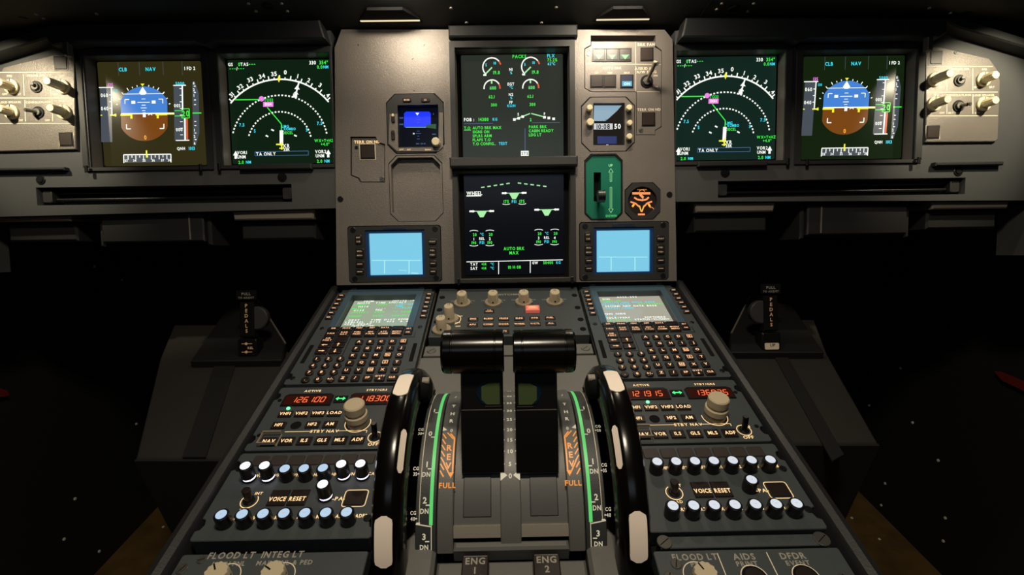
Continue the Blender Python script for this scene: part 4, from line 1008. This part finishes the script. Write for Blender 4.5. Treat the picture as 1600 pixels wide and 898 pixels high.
def sknob(u,v,h=18,r=9.2,q=.92):
    m=MB(); th=[i*math.pi/16 for i in range(32)]
    def f_(a): return r*.92*(1.0 if abs(math.sin(a))>.6 else .93)
    m.cyl(0,0,13.4*q,0,3.2,mat('skirt_beige',(150,138,116),.5),40,.6)
    m.loft([[(f_(a)*k_*math.cos(a),r*k_*math.sin(a),z) for a in th] for z,k_ in ((3.2,1),(h-1,.92),(h,.84))],beige)
    m.line([(-1.1,1),(-1.1,r*.8)],.6,h,blk,.1).line([(1.1,1),(1.1,r*.8)],.6,h,blk,.1); 
    m.loft([[(1.3*math.cos(a),-r*1.0-.1 if z else -r*.6,6+1.3*math.sin(a)) for a in th[::4]] for z in (0,1)],blkm)
    part('rotary_knob',m,t,off=(u-1,v-s0,0))
for u in (-66.5,-21.5,23.3,68.5): sknob(u,629)
sknob(-81,586,22,8.2,.95); sknob(-89,559,20,8.2,.95)
def sb(u,v,w,h,l,m_='k',lab=None):
    mb=MB().rbox(0,0,w,h,1.4,-.4,1.6,keym,.4)
    if '|' in l: a,b=l.split('|'); mb.text(a,0,1.5,2.2,1.6,m_).text(b,0,-1.5,2.2,1.6,m_,wf=.8)
    elif l: mb.text(l,0,0,3.7,1.6,m_,wf=.8)
    part('push_button',mb,t,label=lab,off=(u-1,v-s0,0))
sb(-26.7,605,14,8.4,'T.O|CONFIG')
for i,l in enumerate(('ENG','BLEED','PRESS','ELEC','HYD','FUEL')): sb(-48.3+i*21.3,584,14.5,8.2,l)
for i,l in enumerate(('APU','COND','DOOR','WHEEL','F/CTL','ALL')): sb(-48.3+i*21.3,569.5,14.5,8.2,l)
for i,l in ((0,'CLR'),(2,'STS'),(5,'CLR')): sb(-48.3+i*21.3,552,14.5,8.2,l)
pk=em('pink_lit',(250,130,100),1.25)
part('cancel_button',MB().box(-10,-6.5,10,6.5,-.4,5.5,mat('pink_cap',(190,110,96),.3,emit=(150,62,50),es=1),.8).box(-7.6,-4.4,7.6,4.4,5.45,5.6,pk).text('EMER',0,1.7,2.4,5.6,T['l']).text('CANC',0,-1.8,2.4,5.6,T['l']),t,label='glowing pink emergency cancel button',off=(34,606-s0,0))
for s in (-1,1):
    for v in (648,612,580,556): part('fastener',MB().cyl(0,0,4.2,-.4,.6,blkm,20),t,off=(s*99,v-s0,0))

# ------------------------------------------------------------------ thrust quadrant
QC=(355,-75); QR=108
def qv(px,py,r=QR): return arc_at(px,py,QC,r)
q=thing('thrust_quadrant','grey curved quadrant with number scale and orange REV markings under the thrust levers','quadrant',K,0,0,0)
a0=-118; a1=96
mb=MB(); sink=26
mb.slab(-8.6,8.6,a0,a1,-sink,0,pedd,3,.6)
for s in (-1,1): 
    e=[s*48.5,s*62]; mb.slab(min(e),max(e),a0,a1,-sink,0,pedd,3,.8)
part('arc_body',mb.bend(QC,QR),q)
for s in (-1,1):
    e=sorted((s*8.8,s*48.3)); v0=qv(755,822)[1]; v1=qv(755,841)[1]
    mb=MB().slab(e[0],e[1],v0,a1,-sink,-5,pedd,3)
    part('slot_floor',mb.bend(QC,QR),q)
    part('slot_end',MB().slab(e[0],e[1],v1,v0,-sink,-1.2,mat('pale_strip',(140,135,124),.5),2).bend(QC,QR),q,'paler strip')  # paler colour stands for light on the slot end facing up
    c=(e[0]+e[1])/2; va=qv(755,808)[1]; vb=qv(755,748)[1]+6
    part('slot_plate',MB().slab(c-11.5,c+11.5,va,vb,-5,-4.0,mat('plate_grey',(82,82,80),.5),3,.3).slab(c-12,c+12,va-.6,vb+.6,-5,-4.7,blk,3).bend(QC,QR),q)
L=MB()
cx=797.5
for n_,y in ((45,611),(40,619),(35,629.5),(30,641.5),(25,655),(20,671),(15,687),(10,704.7),(5,724.5),(0,743)):
    v=qv(cx,y)[1]; L.text(str(n_),0,v,3.5 if n_ else 4.2,0,'q',mono=2.9)
    for s in (-1,1): L.line([(s*4.6,v),(s*7.6,v)],.7,0,'q')
vv=[qv(cx,y)[1] for y in (611,743)]
for i in range(36):
    v=vv[1]+(vv[0]-vv[1])*i/36
    for s in (-1,1): L.line([(s*6.3,v),(s*7.8,v)],.35,0,'q')
v=qv(cx,742)[1]
for s in (-1,1): L.prism([(s*8.4,v+4.5),(s*8.4,v-4.5),(s*2.5,v)],.1,.25,T['q'])
for s in (-1,1):
    xl=lambda x: 798-(798-x) if s<0 else 798+(798-x)
    U=lambda x,y: (s*abs(qv(x,y)[0]),qv(x,y)[1])
    for ch,x,y in (('A',717,604),('/',717,620),('T',716.5,634),('H',716.5,646),('R',716,657)): 
        u,v_=U(x,y); L.text(ch,s*54.5,v_,4.2,0,'q')
    L.text('0',s*53.5,U(714,672)[1],3.4,0,'q')
    for ch,y in (('R',699),('E',713),('V',727)): L.text(ch,s*54,U(713,y)[1],5.6,0,'o')
    L.text('FULL',s*54,U(711,757.5)[1],4.4,0,'o')
    ya=U(713,680)[1]; yb=U(713,747)[1]
    L.line([(s*54,ya+2),(s*50,ya-3),(s*50,yb+4)],1.3,0,'o',sub=4); L.prism([(s*52.6,yb+5),(s*48.9,yb+5),(s*51.6,yb)],.1,.25,T['o']); L.line([(s*58,yb+13),(s*52,yb+2)],1.1,0,'o',sub=4)
    k=7
    for i in range(k):
        yy=ya-1+(yb-ya)*i/(k-.2); L.line([(s*61,yy+3),(s*57.6,yy-2.2)],1.1,0,'o',sub=3)
    L.line([(s*57,ya+3),(s*51,ya-4)],1,0,'o',sub=3)
    L.prism([(s*61.5,U(707,670)[1]+2.6),(s*61.5,U(707,670)[1]-2.2),(s*57.6,U(707,670)[1]-1)],.1,.25,T['q'])
part('markings',L.bend(QC,QR),q)
# lower deck with the curb and the engine master switches
part('curb',MB().box(-48,258,48,266,-34,-19,pedd,2),q)
part('lower_shelf',MB().box(-62,180,62,257,-60,-33,pedd,2),q)
for s in (-1,1): screw(q,s*52,269,-20,5.2,blk,-50)
for s in (-1,1):
    # rounded housings beside the quadrant, below the trim scales
    part('side_housing',MB().prism([(s*63,200),(s*63,262),(s*84,280),(s*92,270),(s*96,250),(s*96,200)],-60,-24,pedd,3),q)
for i,s in ((1,-1),(2,1)):
    t=thing('engine_switch','black engine switch block marked ENG %d on the shelf below the levers'%i,'switch',K,s*28.7+ -.5,247,-33,'engine master switches')
    part('block',MB().prism([(-10.8,-26),(10.8,-26),(10.8,6),(-10.8,6)],0,14,keym,1).line([(-9.4,5.1),(9.4,5.1)],.4,14,paintd),t)
    part('lettering',MB().text('ENG',0,1.2,5.6,14,paintd).text(str(i),0,-6.6,5.6,14,paintd),t)

# trim scales either side
TR=106
for s,side in ((-1,'left'),(1,'right')):
    t=thing('trim_scale','curved grey trim scale with a bright green band along the %s trim wheel'%side,'scale',K,0,0,0,'trim scales')
    e=sorted((s*63,s*80.5)); vlow=arc_at(665,868,QC,TR)[1]
    part('plate',MB().slab(e[0],e[1],vlow,100,-22,0,mat('scale_grey',(54,57,57),.5,bump=.3),3,.6).bend(QC,TR),t)
    L=MB(); A=lambda x,y: (s*abs(arc_at(x,y,QC,TR)[0]),arc_at(x,y,QC,TR)[1])
    yb=A(677,820)[1]; ug=67.3
    L.line([(s*ug,96),(s*ug,yb)],3,0,'gl',sub=3); L.line([(s*ug,yb-1.2),(s*80,yb+1)],.9,0,'q'); L.line([(s*(ug-.4),yb),(s*(ug-.4),vlow+2)],.6,0,'q',sub=3)
    L.line([(s*77.2,yb+1),(s*77.2,70)],.6,0,paint,sub=3); L.box(s*76.5,yb+.4,s*79.5,yb+2.2,0,.15,T['q'])
    for ch,dn,x,y in (('1',None,683,641),('0',None,676,677),('1','DN',671,725),('2','DN',668,781),('3','DN',667,838)):
        v=A(x,y)[1]; L.text(ch,s*73,v,5,0,'q'); L.line([(s*68.6,v-4),(s*72,v-4)],1,0,'q')
        if dn: L.text(dn,s*73,v-8.5,4.0,0,'q',wf=.85)
    for n_,x,y in (('30',664,677),('35',657,740),('40',652,810)):
        v=A(x,y)[1]; L.text(n_,s*82.6,v,3,0,'q',wf=.8).text('CG',s*82.4,v+4.6,3,0,'q',wf=.8); L.line([(s*79,v),(s*80.6,v)],1,0,'q')
    part('markings',L.bend(QC,TR),t)

# trim wheels
WC=(345,-50); WR=120
for s,side in ((-1,'left'),(1,'right')):
    t=thing('trim_handwheel','large glossy black trim wheel with white marks on the %s side of the quadrant'%side,'wheel',K,s*98,WC[0],WC[1],'trim wheels')
    prof=[(-10,-24),(-10.8,-5),(-9,-1.4),(-5.5,-.2),(0,.1),(4.5,-.2),(7.4,-1.2),(11.6,-5.6),(13.2,-10),(13.2,-24)]
    if s>0: prof=[(-a,b) for a,b in prof[::-1]]
    N=96; rings=[]
    for i in range(N):
        a=2*math.pi*i/N; rings.append([(p,(WR+r)*math.sin(a),(WR+r)*math.cos(a)) for p,r in prof])
    m=MB(); vs=[p for r in rings for p in r]; n=len(prof); fs=[(i*n+j,i*n+(j+1)%n,((i+1)%N)*n+(j+1)%n,((i+1)%N)*n+j) for i in range(N) for j in range(n)]
    m.add(vs,fs,gloss); rim=part('rim',m,t)
    part('disc',MB().loft([[(x,(WR-18)*math.sin(i*math.pi/32),(WR-18)*math.cos(i*math.pi/32)) for i in range(64)] for x in (-4,4)],blk),t)
    wm=em('wheel_mark',(255,228,206),.0) if 0 else mat('wheel_mark',(255,240,224),.5)
    def wv(x,y): return arc_at(x,y,WC,WR)[1]
    for ya,yb in ((887,806),(618,585)):
        v0,v1=wv(599 if ya>700 else 637,ya),wv(599 if ya>700 else 637,yb); w=6.9
        poly_=rrect(0,(v0+v1)/2,2*w,abs(v1-v0),5,4)
        # rounded patch following the rim
        rows=[]; k=14
        for i in range(k+1):
            v=min(v0,v1)+abs(v1-v0)*i/k; d=min(v-min(v0,v1),max(v0,v1)-v); ww=w if d>=5 else w-5+math.sqrt(max(0,25-(5-d)**2))
            rows.append([(-ww,v,-.6),(ww,v,-.6),(ww,v,.5),(-ww,v,.5)])
        part('white_mark',MB().loft(rows,wm).bend((0,0),WR),rim,'white mark')
    v0,v1=wv(632,738),wv(632,668); rows=[]
    for i in range(13):
        v=v0+(v1-v0)*i/12; a=v/WR; d=min(i,12-i); g=0 if d>=1 else 1.2
        q_=[(7.6+g,-1.0-g),(11.5-g,-5.2+g),(11.9-g,-4.8+g),(8+g,-.6-g)]
        rows.append([(-s*x,(WR+z)*math.sin(a),(WR+z)*math.cos(a)) for x,z in q_])
    part('white_mark',MB().loft(rows,wm),rim,'white mark')
    # fold-out crank handle on the inner face
    a=R(22); hs,hn=(WR-14)*math.sin(a),(WR-14)*math.cos(a)
    th=[i*math.pi/10 for i in range(20)]
    rr=[[(-s*x,hs+rad*math.cos(b),hn-3+rad*math.sin(b)) for b in th] for x,rad in ((10,13),(16,13),(20,11),(22,7))]
    ch_=part('crank_handle',MB().loft(rr,blkm),t)
    part('handle_gloss',MB().loft([[(-s*x,hs-1+4*math.cos(b),hn+8+3*math.sin(b)) for b in th] for x in (14,20.6)],mat('gloss_grey',(140,132,118),.5)),ch_)  # whitish gloss on the handle, put in as a grey patch

# thrust levers: broad arms facing the seats, rising and leaning forward
LVV=(KV*UPK[0]+KN*UPK[1]).normalized(); LVN=KU.cross(LVV)
for s,side,num in ((-1,'left','1'),(1,'right','2')):
    ub,vb_=qv(755 if s<0 else 840,745); s_,n_=QC[0]+QR*math.sin(vb_/QR),QC[1]+QR*math.cos(vb_/QR)
    b=KO+(KU*ub+KV*s_+KN*n_)*.001; pm=F/((b-CAM).dot(fw)*1000)
    fr=(b,KU,LVV,LVN)
    t=thing('thrust_lever','glossy black thrust lever with a drum-shaped grip, %s of the pair'%side,'lever',fr,0,0,0,'thrust levers')
    e=66/pm/2; H=lambda y: (745-y)/pm
    part('arm_shroud',MB().loft([[(x,y,z) for x,y,z in ((-e,H(744)+a,-24),(e,H(744)+a,-24),(e,H(744),b_),(-e,H(744),b_))] for a,b_ in ((0,-4),)]+[[(-e,H(y),-24),(e,H(y),-24),(e,H(y),z),(-e,H(y),z)] for y,z in ((738,0),(700,2),(640,2))],blk),t)
    ar=part('arm',MB().prism([(-e,H(642)),(e,H(642)),(e,H(560)),(-e,H(560))],-22,0,blk,1.5).line([(-e+1,H(639)),(e-1,H(639))],.7,2,mat('lip_shine',(140,128,110),.4,.5),.2),t)  # shine along the lip, put in as a thin pale line
    wx=lambda k: -s*e+s*k/pm
    part('window',MB().prism([(wx(5),H(632)),(wx(5),H(598)),(wx(22),H(598)),(wx(34),H(604)),(wx(34),H(624)),(wx(26),H(632))],-.1,1,mirror,.3).prism([(wx(26),H(632)),(wx(22),H(598)),(wx(36),H(600)),(wx(42),H(615)),(wx(34),H(630))],-.05,.6,mat('smoked_glass',(16,30,48),.08)).line([(wx(3),H(634)),(wx(28),H(634))],.8,.8,steel,.6),ar,'small greenish reflective window')
    dr=37/pm*.93; c0=(742-755 if s<0 else 853-840)/pm*.95; hw=50.5/pm*.95; hc=(c0,H(549),-2)
    sx_=-1 if s<0 else 1
    prof=[(hw*sx_*a,dr*b_) for a,b_ in ((-1,.75),(-1,.92),(-.96,.985),(-.74,1),(-.725,.965),(-.69,.965),(-.675,1),(.64,1),(.655,.965),(.69,.965),(.705,1),(.93,.99),(1,.9),(1,.75))]
    gr=part('grip',MB().loft([[(hc[0]+x,hc[1]+r_*math.cos(i*math.pi/24),hc[2]+r_*math.sin(i*math.pi/24)) for i in range(48)] for x,r_ in prof],gloss),t)
    part('side_button',MB().loft([[(hc[0]+sx_*x,hc[1]+2+r_*math.cos(i*math.pi/8),hc[2]+2+r_*math.sin(i*math.pi/8)) for i in range(16)] for x,r_ in ((hw-.5,6),(hw+1.4,5.4))],blk),gr)

# ------------------------------------------------------------------ under the panel and in the footwells
def ptable(name,label,cat,x0,y0,x1,y1,depth,m,nf=0,group=None,extra=None,dn=-60):
    q=rect(P,x0,y0,x1,y1,nf); u,v=(q[0]+q[2])/2,(q[1]+q[3])/2; w,h=q[2]-q[0],q[3]-q[1]
    t=thing(name,label,cat,P,u,v,nf,group)
    return t,w,h
for side,x0,y0,x1,y1 in (('far left',-10,328,112,346),('left of the centre panel',362,325,492,343),('right of the centre panel',1085,316,1212,331),('far right',1455,312,1578,326)):
    t,w,h=ptable('sliding_table','grey lip of a folded sliding table under the panel, %s'%side,'table',x0,y0,x1,y1,0,panel2,-8,'sliding tables under the panel')
    part('lip',MB().prism([(-w/2+3,-h/2),(w/2-3,-h/2),(w/2,h/2),(-w/2,h/2)],-70,0,mat('table_grey',(112,106,98),.5,bump=.3),2),t)
    part('tray',MB().box(-w/2+6,-h/2-30,w/2-6,-h/2-.5,-110,-14,dark,3),t)
for side,x0,y0,x1,y1 in (('left',158,330,318,378),('right',1262,318,1418,366)):
    t,w,h=ptable('storage_box','dark box hanging under the panel in the %s footwell'%side,'box',x0,y0,x1,y1,0,dark,-12,'boxes under the panel')
    part('body',MB().box(-w/2,-h/2,w/2,h/2,-140,0,mat('box_grey',(22,22,23),.6,bump=.3),2),t)
    [part('side_cheek',MB().box(min(a,b),-h/2-6,max(a,b),h/2,-120,-6,dark,2),t) for a,b in ((-w/2-8,-w/2-1),(w/2+1,w/2+8))]
    part('front_strip',MB().box(w/2-22 if side=='left' else -w/2+20,-h/2+3,w/2-20 if side=='left' else -w/2+22,h/2-3,0,.8,bezelin),t)

def foot_side(s):
    side='left' if s<0 else 'right'
    NB=-150
    G=lambda x,y,n=NB: at(K,x,y,n)
    if s<0: pl=[(463,560),(400,507),(272,507),(250,560),(212,716),(368,716)][::-1]; pl=pl[2:]+pl[:2]; gv=[(340,560),(372,560),(322,716),(286,716)]; tri_=[(402,462),(446,536),(440,562),(297,564),(352,485)]; ed=[(403,468),(446,536)]; hx,hy=386,500; 
    else: pl=[(1140,552),(1200,499),(1272,499),(1292,552),(1372,692),(1222,692)]; gv=[(1206,552),(1226,552),(1318,712),(1300,722)]; tri_=[(1172,462),(1141,522),(1142,550),(1288,550),(1238,477)]; ed=[(1172,462),(1143,520)]; hx,hy=1206,490
    base=G(*pl[0])
    t=thing('footwell_cover','dark grey sloping cover beside the pedestal in the %s footwell'%side,'cover',K,0,0,0,'footwell covers')
    part('sheet',MB().prism([G(*p) for p in pl],NB-60,NB,foot,2),t)
    part('groove',MB().prism([G(*p) for p in gv],NB+.1,NB+3,mat('groove_black',(7,7,7),.8),.5),t)
    part('front_face',MB().prism([G(*pl[-1]),G(*pl[-2]),(G(*pl[-2])[0],G(*pl[-2])[1]-4),(G(*pl[-1])[0],G(*pl[-1])[1]-4)],NB-330,NB-1,mat('face_grey',(16,15,15),.7)),t)
    n2=NB+14
    part('raised_top',MB().prism([at(K,*p,n2) for p in tri_],NB,n2,mat('top_grey',(17,17,17),.6),1.5),t)
    a,b=[at(K,*p,n2) for p in ed]; part('edge_trim',MB().tube([(a[0],a[1],n2),(b[0],b[1],n2)],1.6,mat('trim_grey',(110,106,98),.4),8),t)
    # pedal adjusting crank housing
    u,v=at(K,hx,hy+58,n2)
    t=thing('pedal_crank','black pedal adjusting crank marked PEDALS in the %s footwell'%side,'crank',K,u,v,n2,'pedal cranks')
    VV=LVV; 
    m=MB().prism([(-12,34),(12,34),(12,94),(-12,94)],-18,0,blkm,2)
    o=part('housing',m,t); 
    rot=Matrix.Rotation(math.acos(max(-1,min(1,LVN.dot(KN)))),4,'X'); o.matrix_local=rot
    dm=part('dial',MB().cyl(0,0,20,-14,-3,mat('dial_grey',(58,58,58),.4),32,2),t); dm.matrix_local=rot@Matrix.Translation(Vector((-s*14,66,0))*.001)
    lb=MB().text('PULL',0,108,4.6,0,paintd).text('TO ADJUST',0,101.5,3.2,0,paintd)
    for i,ch in enumerate('PEDALS'): lb.text(ch,0,88-i*8.6,6,0,mat('pedals_paint',(230,190,140),.5))
    lo=part('lettering',lb.prism([(-17,98),(17,98),(17,114),(-17,114)],-3,-.1,blkm),t); lo.matrix_local=rot
    m=MB().rbox(0,16,32,30,3,-24,0,blk,2)
    if s<0:
        for y in (23,9): m.line([(-9,y),(9,y)],1,0,mat('pedals_paint',(230,190,140),.5)).cyl(-1,y,2.4,0,.3,MATS['pedals_paint'],12)
        m.text('REL',6,16,4,0,MATS['pedals_paint'])
    else: m.rbox(0,8,24,11,2,0,1,mat('pale_tag',(220,205,180),.5)).text('UP',1,10,5,1,blk)
    ho=part('release_block',m,t); ho.matrix_local=rot
foot_side(-1); foot_side(1)

# red strap handles on the side walls
for s,pts in ((-1,[(-20,603),(2,610),(6,618),(-20,622)]),(1,[(1562,580),(1610,600),(1612,612),(1574,594)])):
    o=CAM; 
    def wl(x,y): d=ray(x,y); t_=((s*1.058)-CAM.x)/d.x; X=CAM+d*t_; return X.y*1000,X.z*1000
    p=[wl(*a) for a in pts]; c=(sum(a[0] for a in p)/4,sum(a[1] for a in p)/4)
    fr=(Vector((s*1.06,c[0]*.001,c[1]*.001)),Vector((0,1,0)),Vector((0,0,1)),Vector((1,0,0)))
    m=MB().prism([(a[0]-c[0],a[1]-c[1]) for a in p],0,-s*14,mat('red_strap',(110,16,12),.7),0)
    tag(m.build('wall_handle',frame=fr),'dim red handle on the dark wall at the %s edge of the photo'%('left' if s<0 else 'right'),'handle','red wall handles')

# a pale lamp lens in the top right corner and pale studs scattered over the footwells
u,v,n=gp_at(1590,3)
t=thing('corner_lamp','small white glowing lamp under the glareshield in the top right corner','lamp',P,u+6,v-1,n)
part('lens',MB().box(-16,-2,16,0,-2,8,em('corner_lens',(250,250,240),1.3)),t); part('housing',MB().box(-20,.2,20,4,-6,12,blk,1),t)
def stud(x,y):
    d=ray(x,y); ts=[((1.339-CAM.y)/d.y,(Vector((1,0,0)),Vector((0,0,1)),Vector((0,-1,0))))]
    if d.z<0: ts.append((-CAM.z/d.z+.0,(Vector((1,0,0)),Vector((0,1,0)),Vector((0,0,1)))))
    for s in (-1,1):
        if d.x*s>0: ts.append(((s*1.059-CAM.x)/d.x,(Vector((0,-s,0)),Vector((0,0,1)),Vector((-s,0,0)))))
    tt,(a,b,c)=min(ts,key=lambda q:q[0]); X=CAM+d*tt
    return (X,a,b,c)
sm=None
for x,y in ((148,416),(191,437),(213,662),(117,779),(155,861),(255,823),(100,842),(1407,575),(1358,633),(1426,660),(1466,719),(1383,755),(1377,789),(1331,809),(1374,842),(1477,809),(1474,845)):
    fr=stud(x,y)
    if sm is None:
        sm=MB().cyl(0,0,3.6,-.5,1.6,mat('stud_pale',(235,235,225),.4),16,.6).build('floor_stud',frame=fr); o=sm
    else:
        o=sm.copy(); col.objects.link(o); o.matrix_world=fmat(fr)
    tag(o,'small pale round stud on the dark footwell lining','stud','pale studs in the footwells')
